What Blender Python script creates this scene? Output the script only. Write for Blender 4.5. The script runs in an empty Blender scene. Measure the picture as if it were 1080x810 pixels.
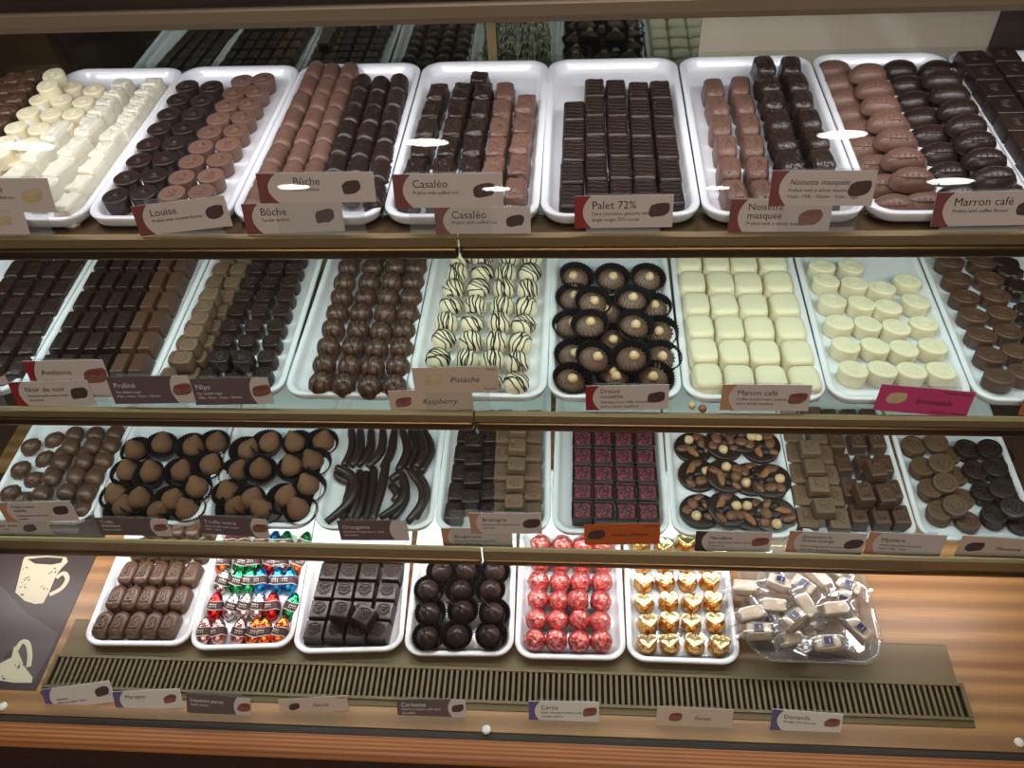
import bpy, bmesh, math, random
from mathutils import Vector, Matrix, noise
random.seed(7)
rnd = random.Random(11)
PI = math.pi
SC = bpy.context.scene
COL = SC.collection
CAMZ = 1.55                      # camera height above the shop floor
# ---------------------------------------------------------------- camera maths
F_PX = 889.1
PITCH, YAW, ROLL = (math.radians(a) for a in (46.886, -6.116, -4.020))
def cam_rows():
    cp, sp, cy, sy = math.cos(PITCH), math.sin(PITCH), math.cos(YAW), math.sin(YAW)
    f = Vector((sy*cp, cy*cp, -sp)); r = Vector((cy, -sy, 0)); u = r.cross(f)
    cr, sr = math.cos(ROLL), math.sin(ROLL)
    return cr*r + sr*u, -sr*r + cr*u, f
CR, CU, CF = cam_rows()
EYE = Vector((0, 0, CAMZ))
def ray(p):
    return CR*((p[0]-540)/F_PX) + CU*(-(p[1]-405)/F_PX) + CF
def onz(p, z):
    d = ray(p); return EYE + d*((z-CAMZ)/d.z)
def ony(p, y):
    d = ray(p); return EYE + d*(y/d.y)
CROP = {}
for i, x in enumerate((0, 240, 540, 840)): CROP['A%d' % i] = (x, 50, 4.05)
for k, y in (('B', 250), ('C', 430), ('D', 570)):
    for i, x in enumerate((0, 210, 420, 630, 840)): CROP['%s%d' % (k, i)] = (x, y, 4.05)
for i, x in enumerate((0, 260, 520, 800)): CROP['E%d' % i] = (x, 0, 3.24)
def P(c, x, y):
    a, b, s = CROP[c]; return (a + x/s, b + y/s)
# shelf levels: tray rim height, shelf top height, tray front line
RIM = {1: CAMZ-.4735, 2: CAMZ-.6855, 3: CAMZ-.9005, 4: CAMZ-1.0725}
SHELF = {r: RIM[r]-.0135 for r in RIM}
YF = {1: .657, 2: .619, 3: .585, 4: .4995}
TL = {1: .315, 2: .315, 3: .315, 4: .315}
DECK = SHELF[4]
XL, XR = -.97, .64
# ---------------------------------------------------------------- materials
def mat(name):
    m = bpy.data.materials.new(name); m.use_nodes = True
    nt = m.node_tree; nt.nodes.clear()
    out = nt.nodes.new('ShaderNodeOutputMaterial')
    return m, nt, out
def node(nt, t, **kw):
    n = nt.nodes.new(t)
    for k, v in kw.items(): setattr(n, k, v)
    return n
def pbr(name, col, rough=.5, metal=0., spec=.5, bump=None, vary=0., mottle=None, coat=0., emit=None, sss=0.):
    """bump=(scale,strength); vary=random brightness between copies; mottle=(col2, scale, contrast)."""
    m, nt, out = mat(name)
    b = node(nt, 'ShaderNodeBsdfPrincipled')
    b.inputs['Base Color'].default_value = (*col, 1)
    b.inputs['Roughness'].default_value = rough
    b.inputs['Metallic'].default_value = metal
    b.inputs['Specular IOR Level'].default_value = spec
    b.inputs['Coat Weight'].default_value = coat
    if sss:
        b.inputs['Subsurface Weight'].default_value = sss
        b.inputs['Subsurface Radius'].default_value = (.006, .005, .003)
        b.inputs['Subsurface Scale'].default_value = 1.
    nt.links.new(b.outputs[0], out.inputs[0])
    src = None
    if mottle or bump:
        tc = node(nt, 'ShaderNodeTexCoord')
    if mottle:
        n = node(nt, 'ShaderNodeTexNoise'); n.inputs['Scale'].default_value = mottle[1]; n.inputs['Detail'].default_value = 3
        nt.links.new(tc.outputs['Object'], n.inputs['Vector'])
        r = node(nt, 'ShaderNodeValToRGB')
        mc = mottle[3] if len(mottle) > 3 else .5
        r.color_ramp.elements[0].position = mc-mottle[2]; r.color_ramp.elements[1].position = mc+mottle[2]
        r.color_ramp.elements[0].color = (*col, 1); r.color_ramp.elements[1].color = (*mottle[0], 1)
        nt.links.new(n.outputs['Fac'], r.inputs[0]); src = r.outputs[0]
        nt.links.new(src, b.inputs['Base Color'])
    if vary:
        oi = node(nt, 'ShaderNodeObjectInfo')
        mr = node(nt, 'ShaderNodeMapRange'); mr.inputs['To Min'].default_value = 1-vary; mr.inputs['To Max'].default_value = 1+vary
        nt.links.new(oi.outputs['Random'], mr.inputs['Value'])
        hs = node(nt, 'ShaderNodeHueSaturation'); nt.links.new(mr.outputs[0], hs.inputs['Value'])
        hs.inputs['Color'].default_value = (*col, 1)
        if src: nt.links.new(src, hs.inputs['Color'])
        nt.links.new(hs.outputs[0], b.inputs['Base Color'])
    if bump:
        n2 = node(nt, 'ShaderNodeTexNoise'); n2.inputs['Scale'].default_value = bump[0]; n2.inputs['Detail'].default_value = 3
        nt.links.new(tc.outputs['Object'], n2.inputs['Vector'])
        bp = node(nt, 'ShaderNodeBump'); bp.inputs['Strength'].default_value = bump[1]; bp.inputs['Distance'].default_value = .002
        nt.links.new(n2.outputs['Fac'], bp.inputs['Height']); nt.links.new(bp.outputs[0], b.inputs['Normal'])
    return m
def clear(name, tint=(1, 1, 1), gloss=.12, rough=.02, haze=0., fres=True):
    m, nt, out = mat(name)
    t = node(nt, 'ShaderNodeBsdfTransparent'); t.inputs[0].default_value = (*tint, 1)
    g = node(nt, 'ShaderNodeBsdfGlossy'); g.inputs['Roughness'].default_value = rough
    mx = node(nt, 'ShaderNodeMixShader')
    if fres:
        lw = node(nt, 'ShaderNodeLayerWeight'); lw.inputs['Blend'].default_value = .5
        pw = node(nt, 'ShaderNodeMath', operation='POWER'); pw.inputs[1].default_value = 5.
        ml = node(nt, 'ShaderNodeMath', operation='MULTIPLY_ADD'); ml.inputs[1].default_value = .9; ml.inputs[2].default_value = gloss
        ml.use_clamp = True
        nt.links.new(lw.outputs['Facing'], pw.inputs[0]); nt.links.new(pw.outputs[0], ml.inputs[0]); nt.links.new(ml.outputs[0], mx.inputs[0])
    else:
        mx.inputs[0].default_value = gloss
    nt.links.new(t.outputs[0], mx.inputs[1]); nt.links.new(g.outputs[0], mx.inputs[2])
    last = mx
    if haze:
        d = node(nt, 'ShaderNodeBsdfDiffuse'); d.inputs[0].default_value = (.9, .92, .92, 1)
        m2 = node(nt, 'ShaderNodeMixShader'); m2.inputs[0].default_value = haze
        nt.links.new(mx.outputs[0], m2.inputs[1]); nt.links.new(d.outputs[0], m2.inputs[2]); last = m2
    nt.links.new(last.outputs[0], out.inputs[0])
    return m
def wood(name, c1, c2, scale=(2.5, 22, 22), rough=.4, dist=3., bands=True):
    m, nt, out = mat(name)
    b = node(nt, 'ShaderNodeBsdfPrincipled'); b.inputs['Roughness'].default_value = rough
    tc = node(nt, 'ShaderNodeTexCoord'); mp = node(nt, 'ShaderNodeMapping'); mp.inputs['Scale'].default_value = scale
    nt.links.new(tc.outputs['Object'], mp.inputs[0])
    w = node(nt, 'ShaderNodeTexWave', wave_type='BANDS', bands_direction='Y'); w.inputs['Scale'].default_value = 1.
    w.inputs['Distortion'].default_value = dist; w.inputs['Detail'].default_value = 2; w.inputs['Detail Scale'].default_value = .55
    n = node(nt, 'ShaderNodeTexNoise'); n.inputs['Scale'].default_value = 6; n.inputs['Detail'].default_value = 6
    mp2 = node(nt, 'ShaderNodeMapping'); mp2.inputs['Scale'].default_value = (2.2, 75, 75)
    nt.links.new(tc.outputs['Object'], mp2.inputs[0]); nt.links.new(mp2.outputs[0], n.inputs['Vector'])
    nt.links.new(mp.outputs[0], w.inputs['Vector'])
    mx = node(nt, 'ShaderNodeMath', operation='MULTIPLY'); nt.links.new(w.outputs['Fac'], mx.inputs[0]); nt.links.new(n.outputs['Fac'], mx.inputs[1])
    r = node(nt, 'ShaderNodeValToRGB'); r.color_ramp.elements[0].position = .05; r.color_ramp.elements[1].position = .6
    r.color_ramp.elements[0].color = (*c1, 1); r.color_ramp.elements[1].color = (*c2, 1)
    nt.links.new(mx.outputs[0], r.inputs[0]); nt.links.new(r.outputs[0], b.inputs['Base Color'])
    nt.links.new(b.outputs[0], out.inputs[0])
    return m
def srgb(r, g, b):
    f = lambda c: (c/255/12.92) if c <= 10 else ((c/255+.055)/1.055)**2.4
    return (f(r), f(g), f(b))
M = {}
M['dark'] = pbr('dark_chocolate', (.022, .0115, .0085), .36, spec=.5, bump=(160, .10), vary=.22)
M['darkr'] = pbr('rough_dark_chocolate', (.024, .0125, .009), .30, spec=.55, bump=(260, .8), vary=.22)
M['milk'] = pbr('milk_chocolate', (.150, .080, .057), .42, spec=.4, bump=(160, .12), vary=.13)
M['milkr'] = pbr('rough_milk_chocolate', (.150, .080, .058), .38, spec=.45, bump=(260, .8), vary=.13)
M['milkd'] = pbr('deep_milk_chocolate', (.085, .042, .024), .36, spec=.5, bump=(160, .1), vary=.12)
M['coindim'] = pbr('coin_milk_chocolate', (.105, .060, .032), .5, spec=.35, bump=(200, .25), vary=.1)  # coin brown with the shelf's dimmer right end mixed into it
M['tan'] = pbr('pale_milk_chocolate', (.150, .094, .058), .5, spec=.35, bump=(200, .25), vary=.1)
M['white'] = pbr('white_chocolate', (.75, .69, .485), .42, spec=.4, bump=(120, .06), vary=.03, sss=.15)
M['whiter'] = pbr('rough_white_chocolate', (.68, .645, .53), .45, spec=.4, bump=(260, .5), vary=.03, sss=.15)
M['cocoa'] = pbr('cocoa_dusted', (.130, .066, .035), .85, spec=.2, bump=(400, .3), vary=.18)
M['rose'] = pbr('piped_milk_ganache', (.125, .070, .045), .4, spec=.5, vary=.1)
M['nut'] = pbr('roasted_hazelnut', (.72, .55, .33), .45, mottle=((.52, .33, .15), 160, .25))
M['almond'] = pbr('almond_skin', (.33, .15, .055), .6, mottle=((.18, .07, .03), 300, .2))
M['pecan'] = pbr('candied_fruit', (.085, .036, .018), .4, mottle=((.20, .085, .04), 220, .2))
M['raisin'] = pbr('raisin_skin', (.02, .009, .008), .35, bump=(300, .8))
M['redcrumb'] = pbr('raspberry_crumbs', (.026, .012, .013), .5, mottle=((.36, .04, .07), 400, .07, .56), bump=(420, .9))
M['paper_cup'] = pbr('black_paper', (.010, .009, .009), .55, spec=.3)
M['tray'] = pbr('white_melamine', (.80, .82, .86), .13, spec=.5)
M['bronze'] = pbr('bronze_anodised', (.33, .245, .130), .36, metal=.55)
M['bronzed'] = pbr('bronze_lip', (.23, .15, .075), .30, metal=1.)
M['grille'] = pbr('olive_bronze_paint', (.118, .080, .031), .45, metal=.2)
M['beamp'] = pbr('satin_bronze', (.27, .215, .155), .38, metal=.2)
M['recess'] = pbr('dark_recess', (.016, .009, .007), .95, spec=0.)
M['gasket'] = pbr('black_gasket', (.008, .008, .008), .6)
M['wood'] = wood('light_oak_laminate', srgb(132, 94, 58), srgb(168, 126, 80), (.9, 11, 11), .42, 11.)
M['trim'] = wood('cherry_wood', srgb(150, 92, 56), srgb(196, 134, 84), (1.5, 60, 60), .4, 2.)
M['dkwood'] = wood('dark_cabinet_wood', (.016, .010, .008), (.05, .032, .025), (1, 20, 45), .5, 2.)
M['panelw'] = pbr('dark_red_wood', (.055, .026, .018), .5)
M['beige'] = pbr('beige_sheet', (.46, .37, .30), .10, spec=.9)
M['acrylic'] = clear('clear_acrylic', (.97, .98, .98), .05, .03, haze=.06)
M['shelfglass'] = clear('shelf_glass', (.90, .96, .93), .03, .01)
M['pane'] = clear('front_glass', (.99, .99, .985), .022, .01, haze=.003)
M['rearglass'] = clear('tinted_rear_glass', (.55, .55, .52), .20, .015, fres=False)
M['film'] = clear('cellophane', (.95, .95, .97), .16, .12, haze=.05)
M['tub'] = clear('clear_tub_plastic', (.94, .95, .96), .08, .05, haze=.06)
M['nougat'] = pbr('cream_nougat', (.72, .63, .48), .6, mottle=((.50, .36, .22), 60, .2), bump=(90, .2))
M['nglabel'] = pbr('violet_label', (.018, .013, .055), .4)
M['card'] = pbr('card_paper', (.60, .535, .52), .6)
M['cardb'] = pbr('beige_card_paper', (.58, .47, .385), .6)
M['cardw'] = pbr('white_card_paper', (.70, .67, .64), .6)
M['maroon'] = pbr('maroon_print', srgb(122, 62, 62), .6)
M['redp'] = pbr('red_print', srgb(140, 30, 32), .6)
M['tanp'] = pbr('tan_print', srgb(186, 140, 110), .6)
M['violet'] = pbr('violet_print', srgb(96, 84, 130), .6)
M['brownp'] = pbr('plum_brown_print', srgb(98, 80, 84), .6)
M['dkbrownp'] = pbr('dark_brown_print', srgb(70, 52, 50), .6)
M['pinkp'] = pbr('pink_print', srgb(196, 62, 120), .6)
M['orangep'] = pbr('orange_print', srgb(190, 92, 34), .6)
M['ink'] = pbr('dark_ink', (.03, .018, .02), .6)
M['inkw'] = pbr('white_ink', (.72, .68, .68), .6)
M['pdark'] = pbr('printed_dark_chocolate', (.035, .016, .014), .6, mottle=((.10, .05, .045), 150, .25))
M['pmilk'] = pbr('printed_milk_chocolate', (.16, .06, .045), .6, mottle=((.28, .13, .09), 150, .25))
M['pwhite'] = pbr('printed_pale_chocolate', (.45, .36, .17), .6, mottle=((.62, .52, .30), 150, .25))
M['poster'] = pbr('dark_printed_sheet', srgb(54, 40, 39), .45)
M['posterl'] = pbr('violet_grey', srgb(76, 64, 68), .45)
M['mugp'] = pbr('cream_print', srgb(188, 178, 154), .5)
M['screw'] = pbr('white_screw_cap', (.75, .72, .68), .4)
M['lamp'] = None
def foil(name, c, c2=None, rough=.22):
    return pbr(name, c, rough, metal=1., bump=(140, 1.), mottle=(c2, 150, .12) if c2 else None)
M['f_red'] = foil('red_foil', (.70, .03, .03)); M['f_orange'] = foil('orange_foil', (.85, .17, .04)); M['f_green'] = foil('green_foil', (.03, .42, .14))
M['f_blue'] = foil('blue_foil', (.03, .30, .72)); M['f_silver'] = foil('silver_foil', (.80, .78, .80)); M['f_pink'] = foil('dusty_pink_foil', (.62, .30, .29))
M['f_gold'] = foil('gold_foil', (.80, .45, .14), None, .25); M['f_pale'] = foil('pale_gold_foil', (.92, .76, .40), None, .3)
M['f_ball'] = pbr('red_and_silver_foil', (.70, .045, .045), .32, metal=.8, bump=(170, 1.), mottle=((.76, .34, .32), 330, .06))
# ---------------------------------------------------------------- mesh helpers
def finish(bm, name, m, smooth=True):
    bmesh.ops.recalc_face_normals(bm, faces=bm.faces)
    me = bpy.data.meshes.new(name); bm.to_mesh(me); bm.free()
    if smooth:
        for p in me.polygons: p.use_smooth = True
    me.materials.append(M[m] if isinstance(m, str) else m)
    return me
def loft(bm, rings, cap0=True, cap1=True, close=True):
    vs = [[bm.verts.new(p) for p in r] for r in rings]
    n = len(vs[0])
    for a, b in zip(vs, vs[1:]):
        for i in range(n if close else n-1):
            j = (i+1) % n; bm.faces.new((a[i], a[j], b[j], b[i]))
    for cap, r in ((cap0, vs[0]), (cap1, vs[-1])):
        if cap:
            c = bm.verts.new(sum((v.co for v in r), Vector())/n)
            for i in range(n): bm.faces.new((r[i], r[(i+1) % n], c))
    return vs
def rrect(w, d, r, n=4):
    r = max(min(r, w/2-1e-5, d/2-1e-5), 1e-5); out = []
    for cx, cy, a0 in ((w/2-r, d/2-r, 0), (-w/2+r, d/2-r, PI/2), (-w/2+r, -d/2+r, PI), (w/2-r, -d/2+r, 1.5*PI)):
        for k in range(n+1):
            a = a0+PI/2*k/n; out.append((cx+r*math.cos(a), cy+r*math.sin(a)))
    return out
def R_rect(w, d, r, n=4): return lambda i: rrect(w-2*i, d-2*i, r-i*.5, n)
def R_ell(rx, ry, n=28, mod=None):
    def f(i):
        o = []
        for k in range(n):
            a = 2*PI*k/n; g = 1+(mod(a) if mod else 0)
            o.append(((rx-i)*g*math.cos(a), (ry-i)*g*math.sin(a)))
        return o
    return f
def levels(h, e, taper=0., eb=.001, steps=4, bottom=0.):
    L = [(bottom+eb, 0.), (bottom, eb)]
    for k in range(1, 4): L.append((bottom+(taper-bottom)*k/3, eb+(h-e-eb)*k/3))
    for k in range(1, steps+1):
        a = PI/2*k/steps; L.append((taper+e*(1-math.cos(a)), h-e+e*math.sin(a)))
    return L
def solid(bm, outline, L, inner=True):
    rings = [[(x, y, z) for x, y in outline(i)] for i, z in L]
    if inner:
        z = L[-1][1]
        base = rings[-1]
        for s in (.66, .33): rings.append([(x*s, y*s, z) for x, y, _ in base])
    loft(bm, rings)
def wobble(bm, amp, freq, seed, zmin=.002):
    s = Vector((seed*3.7, seed*1.3, seed*2.1))
    bm.normal_update()
    mv = []
    for v in bm.verts:
        k = min(1, max(0, v.co.z/zmin)) if zmin else 1
        mv.append((v, v.normal*amp*k*noise.noise(v.co*freq+s)))
    for v, d in mv: v.co += d
def tube(bm, pts, r, seg=5, taper=None):
    pts = [Vector(p) for p in pts]; rings = []
    for i, p in enumerate(pts):
        t = (pts[min(i+1, len(pts)-1)]-pts[max(i-1, 0)]).normalized()
        a = t.cross(Vector((0, 0, 1)))
        if a.length < .05: a = t.cross(Vector((0, 1, 0)))
        a.normalize(); b = t.cross(a)
        rr = r*(taper(i/(len(pts)-1)) if taper else 1)
        rings.append([p+a*rr*math.cos(2*PI*k/seg)+b*rr*math.sin(2*PI*k/seg) for k in range(seg)])
    loft(bm, rings)
def smoothpath(pts, n=5):
    pts = [Vector(p) for p in pts]; out = []
    for i in range(len(pts)-1):
        p0, p1, p2, p3 = pts[max(i-1, 0)], pts[i], pts[i+1], pts[min(i+2, len(pts)-1)]
        for k in range(n):
            t = k/n
            out.append(.5*((2*p1)+(p2-p0)*t+(2*p0-5*p1+4*p2-p3)*t*t+(3*p1-p0-3*p2+p3)*t**3))
    out.append(pts[-1]); return out
def box(bm, x0, x1, y0, y1, z0, z1):
    v = [bm.verts.new(p) for p in ((x0, y0, z0), (x1, y0, z0), (x1, y1, z0), (x0, y1, z0), (x0, y0, z1), (x1, y0, z1), (x1, y1, z1), (x0, y1, z1))]
    for q in ((0, 3, 2, 1), (4, 5, 6, 7), (0, 1, 5, 4), (1, 2, 6, 5), (2, 3, 7, 6), (3, 0, 4, 7)): bm.faces.new([v[i] for i in q])
    return v
def boxmesh(name, m, *b, bevel=0., seg=2):
    bm = bmesh.new(); box(bm, *b)
    if bevel: bmesh.ops.bevel(bm, geom=bm.edges[:], offset=bevel, segments=seg, affect='EDGES', profile=.5)
    return finish(bm, name, m, False)
def extrude_yz(name, m, prof, x0, x1):
    """a profile in the Y-Z plane run along X."""
    bm = bmesh.new()
    a = [bm.verts.new((x0, y, z)) for y, z in prof]; b = [bm.verts.new((x1, y, z)) for y, z in prof]
    n = len(prof)
    for i in range(n): bm.faces.new((a[i], a[(i+1) % n], b[(i+1) % n], b[i]))
    bm.faces.new(a[::-1]); bm.faces.new(b)
    return finish(bm, name, m, False)
def flat(bm, pts, z0, z1):
    """a closed outline as a thin sheet with a small thickness"""
    a = [bm.verts.new((x, y, z0)) for x, y in pts]; b = [bm.verts.new((x, y, z1)) for x, y in pts]
    n = len(pts)
    for i in range(n): bm.faces.new((a[i], a[(i+1) % n], b[(i+1) % n], b[i]))
    bm.faces.new(a[::-1]); bm.faces.new(b)
# ---------------------------------------------------------------- objects
def link(name, me, parent=None, loc=None, rot=None):
    o = bpy.data.objects.new(name, me); COL.objects.link(o)
    if parent: o.parent = parent
    if loc is not None: o.location = loc
    if rot is not None: o.rotation_euler = rot
    return o
def empty(name, loc=(0, 0, 0), rz=0.):
    o = link(name, None, None, loc, (0, 0, rz)); o.empty_display_size = .01; return o
LABELS = set()
def tag(o, label, cat, group=None):
    if label in LABELS or not 4 <= len(label.replace(',', ' ').split()) <= 16: print('LABEL', label in LABELS, len(label.split()), label)
    LABELS.add(label)
    o['label'] = label; o['category'] = cat
    if group: o['group'] = group
    return o
def struct(name, me, loc=None):
    o = link(name, me, None, loc); o['kind'] = 'structure'; return o
ORD = ['first', 'second', 'third', 'fourth', 'fifth', 'sixth', 'seventh', 'eighth', 'ninth', 'tenth', 'eleventh', 'twelfth']
# ================================================================ PROTOTYPES
# each returns {'name','cat','body':[meshes],'parts':[(part name, [meshes])], 'h'}
PR = {}
def proto(key, name, cat, h, body, parts=()):
    PR[key] = dict(name=name, cat=cat, h=h, body=body if isinstance(body, list) else [body], parts=[(n, m if isinstance(m, list) else [m]) for n, m in parts])
def shape(name, m, outline, L, wob=None, seed=0, post=None, sub=False):
    bm = bmesh.new(); solid(bm, outline, L)
    if post: post(bm)
    if wob: wobble(bm, *wob, seed)
    return finish(bm, name, m)
def strokes(name, m, paths, z, r, sx=1., sy=1., zf=None, seg=4):
    bm = bmesh.new()
    for p in paths:
        q = smoothpath([(x*sx, y*sy, 0) for x, y in p], 3) if len(p) > 2 else [Vector((x*sx, y*sy, 0)) for x, y in p]
        for v in q: v.z = (zf(v.x, v.y) if zf else z)
        tube(bm, q, r, seg)
    return finish(bm, name, m)
def arcp(cx, cy, rx, ry, a0, a1, n=8): return [(cx+rx*math.cos(math.radians(a0+(a1-a0)*k/n)), cy+ry*math.sin(math.radians(a0+(a1-a0)*k/n))) for k in range(n+1)]
SP_CROWN = [[(-.5, -.45), (0, -.52), (.5, -.42)], [(0, -.3), (-.35, .25)], [(0, -.3), (.05, .55)], [(0, -.3), (.42, .3)], [(-.35, .25), (-.2, .1), (.05, .55)]]
SP_LEAF = [arcp(0, .25, .62, .45, 20, 160), [(-.58, .4), (.58, .4)], [(-.6, .25), (-.3, -.2), (0, -.35), (.3, -.2), (.6, .25)], [(-.66, .0), (-.35, -.42), (0, -.55), (.35, -.42), (.66, 0)], [(-.4, .3), (0, -.1), (.4, .3)], [(-.2, .35), (0, .12), (.2, .35)]]
SP_SPIRAL = [[(.62*t*math.cos(t*11), .62*t*math.sin(t*11)) for t in [k/22 for k in range(3, 23)]], arcp(0, 0, .74, .74, 0, 360, 16)]
SP_LOOP = [[(-.4, -.5), (-.35, .5), (.1, .55), (.1, .05), (-.3, 0), (.45, -.5)], [(.3, .5), (.5, .1), (.2, -.2)]]
SP_BARS = [[(-.4, .7), (-.4, -.1)], [(.0, .75), (.05, .2)], [(.35, .7), (.35, .0)], [(-.4, .3), (.0, .45), (.35, .3)], [(-.5, -.4), (.5, -.4)], [(-.3, -.55), (-.3, -.75)], [(0, -.55), (0, -.75)], [(.3, -.55), (.3, -.75)]]
SP_FLOWER = [arcp(.32*math.cos(a), .32*math.sin(a), .26, .26, 0, 360, 8) for a in (0, 1.57, 3.14, 4.71)] + [arcp(0, 0, .14, .14, 0, 360, 6)]
SP_CURL = [[(-.45, -.1), (-.1, .35), (.35, .2), (.3, -.2), (-.05, -.15)], [(-.3, -.4), (.1, -.5), (.45, -.35)]]
SP_FACE = [arcp(0, 0, .78, .78, 0, 360, 16), [(-.1, -.5), (-.25, 0), (.0, .5), (.3, .3), (.25, -.1), (.1, -.5)], [(-.45, -.2), (-.45, .3)]]
SP_SWIRL = [[(-.55, -.7), (-.6, 0), (-.35, .6), (.1, .72), (.45, .45), (.3, .1), (0, .05)], [(.55, -.6), (.5, -.1), (.1, .25), (-.2, .1), (-.1, -.3)], [(-.2, -.7), (.1, -.4), (.35, -.6)]]
V3 = (0, 1, 2)
# --- row one
for c in ('dark', 'milk'):
    proto('round_'+c, 'round_praline', 'chocolate', .018, [shape('round_praline', c, R_ell(.0136, .0136), levels(.018, .0012, 0, bottom=.0018), (.0003, 200, ), s) for s in V3],
          [('embossed_mark', strokes('crown_mark', c, SP_CROWN, .0181, .0009, .0100, .0100))])
def logmesh(c, s, L=.030, R=.0102):
    bm = bmesh.new(); rings = []
    n, m = 14, 20
    for i in range(n+1):
        t = i/n; y = (t-.5)*L
        e = min(1, (min(t, 1-t)*L/.004)); rr = R*math.sqrt(max(.12, 1-(1-e)**2))
        rr *= 1+.045*math.sin(t*2*PI*4.5+s)
        rings.append([(rr*1.03*math.cos(2*PI*k/m), y+.0012*math.sin(2*PI*k/m), R+rr*math.sin(2*PI*k/m)) for k in range(m)])
    loft(bm, rings); wobble(bm, .0006, 260, s+1, 0)
    return finish(bm, 'log_praline', c)
for c in ('dark', 'milk'): proto('log_'+c, 'log_praline', 'chocolate', .0204, [logmesh(c, s) for s in V3])
def lump(name, m, w, d, h, seed, amp=.0016, r=.004, freq=310):
    def post(bm):
        bmesh.ops.subdivide_edges(bm, edges=bm.edges[:], cuts=1, use_grid_fill=True)
        for v in bm.verts:
            if v.co.z > h*.5: v.co.z += .0005*math.sin(v.co.y*750+v.co.x*260+seed*2)
    return shape(name, m, R_rect(w, d, r, 5), levels(h, .0035, .0012), (amp, freq), seed, post)
for c, m in (('dark', 'darkr'), ('milk', 'milkr'), ('white', 'whiter')):
    proto('cube_'+c, 'puffed_rice_square', 'chocolate', .020, [lump('puffed_rice_square', m, .0225, .0225, .020, s) for s in (1, 2, 3, 4)])
def drz(m, w, d, zf, n, seed, r=.00055):
    rr = random.Random(seed); bm = bmesh.new()
    for k in range(n):
        x = -w/2+w*(k+.5)/n+rr.uniform(-.002, .002); sl = rr.uniform(-.6, .6)
        pts = []
        for j in range(7):
            t = j/6-.5; px, py = x+sl*t*d+.001*math.sin(j*2+seed), t*d
            px = max(-w/2, min(w/2, px)); pts.append((px, py, zf(px, py)))
        tube(bm, pts, r, 4)
    return finish(bm, 'drizzle', m)
for c, m in (('dark', 'darkr'), ('milk', 'milkr')):
    proto('hazel_'+c, 'drizzled_hazelnut_square', 'chocolate', .021, [shape('hazelnut_square', m, R_rect(.0235, .024, .006, 5), levels(.021, .006, .001), (.0007, 200), s+5) for s in V3],
          [('drizzle', [drz(m, .0165, .0175, lambda x, y: .0212-14*(x*x+y*y)-1.2e5*(x**4+y**4), 5, s+40, .0009) for s in V3])])
def palet(s):
    def post(bm):
        for v in bm.verts:
            if v.co.z > .012: v.co.z += .0005*math.sin(v.co.y*900+2*math.sin(v.co.x*200+s)); v.co.y += .0006*math.sin(v.co.x*240+s)
    return shape('ganache_bar', 'dark', R_rect(.0218, .0262, .003, 5), levels(.0185, .003, .0006), (.0004, 200), s, post)
proto('palet', 'ganache_bar', 'chocolate', .0185, [palet(s) for s in V3], [('ripple', strokes('ripple', 'dark', [[(-.9, y), (-.3, y+.08), (.3, y-.02), (.9, y+.06)] for y in (-.75, -.35, .05, .45, .8)], .0187, .0006, .0092, .011))])
def marron(c):
    bm = bmesh.new(); rx, ry, h = .0205, .0135, .0165; rings = []
    for i in range(13):
        z = i/12; k = (1-z**2.6)**.5 if z < 1 else .0
        k = max(k, .12)
        ring = []
        for j in range(40):
            a = 2*PI*j/40; g = 1+.030*math.sin(z*PI)*math.cos(a*14)
            ring.append((rx*k*g*math.copysign(abs(math.cos(a))**.85, math.cos(a)), ry*k*g*math.copysign(abs(math.sin(a))**.9, math.sin(a)), h*(z if z < .95 else z)))
        rings.append(ring)
    loft(bm, rings); return finish(bm, 'oval_praline', c)
for c in ('dark', 'milk'): proto('oval_'+c, 'ridged_oval_praline', 'chocolate', .0165, marron(c), [('ridge', strokes('ridge', c, [arcp(0, 0, .80, .62, 20, 160), arcp(0, 0, .80, .62, 200, 340)]+[[(x, .34), (x*1.1, .66)] for x in (-.6, -.36, -.12, .12, .36, .6)]+[[(x, -.34), (x*1.1, -.66)] for x in (-.6, -.36, -.12, .12, .36, .6)], 0, .0007, .0205, .0135, zf=lambda x, y: .0165*max(0., 1-((x/.0205)**2+(y/.0135)**2)**1.25)**.40-.0002))])
proto('bigsquare', 'embossed_square', 'chocolate', .0165, shape('embossed_square', 'dark', R_rect(.031, .026, .0022), levels(.0165, .0014, .001)), [('embossed_mark', strokes('crest_mark', 'dark', SP_LEAF, .0166, .0007, .010, .008))])
proto('disc_white', 'white_round_praline', 'chocolate', .017, [shape('white_round', 'white', R_ell(.0128, .0128), levels(.017, .0018, 0, bottom=.001), (.0004, 150), s) for s in V3], [('embossed_mark', strokes('curl_mark', 'white', SP_CURL, .0171, .0007, .009, .009))])
proto('shellround', 'ridged_round_praline', 'chocolate', .014, shape('ridged_round', 'milkd', R_ell(.0135, .0135, 40, lambda a: .05*math.cos(a*10)), levels(.014, .005, .0)), [('rim_ring', strokes('rim_ring', 'milkd', [arcp(0, 0, 1, 1, 0, 360, 16), arcp(0, 0, .5, .5, 0, 360, 12)], .0141, .0006, .0075, .0075))])
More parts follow.
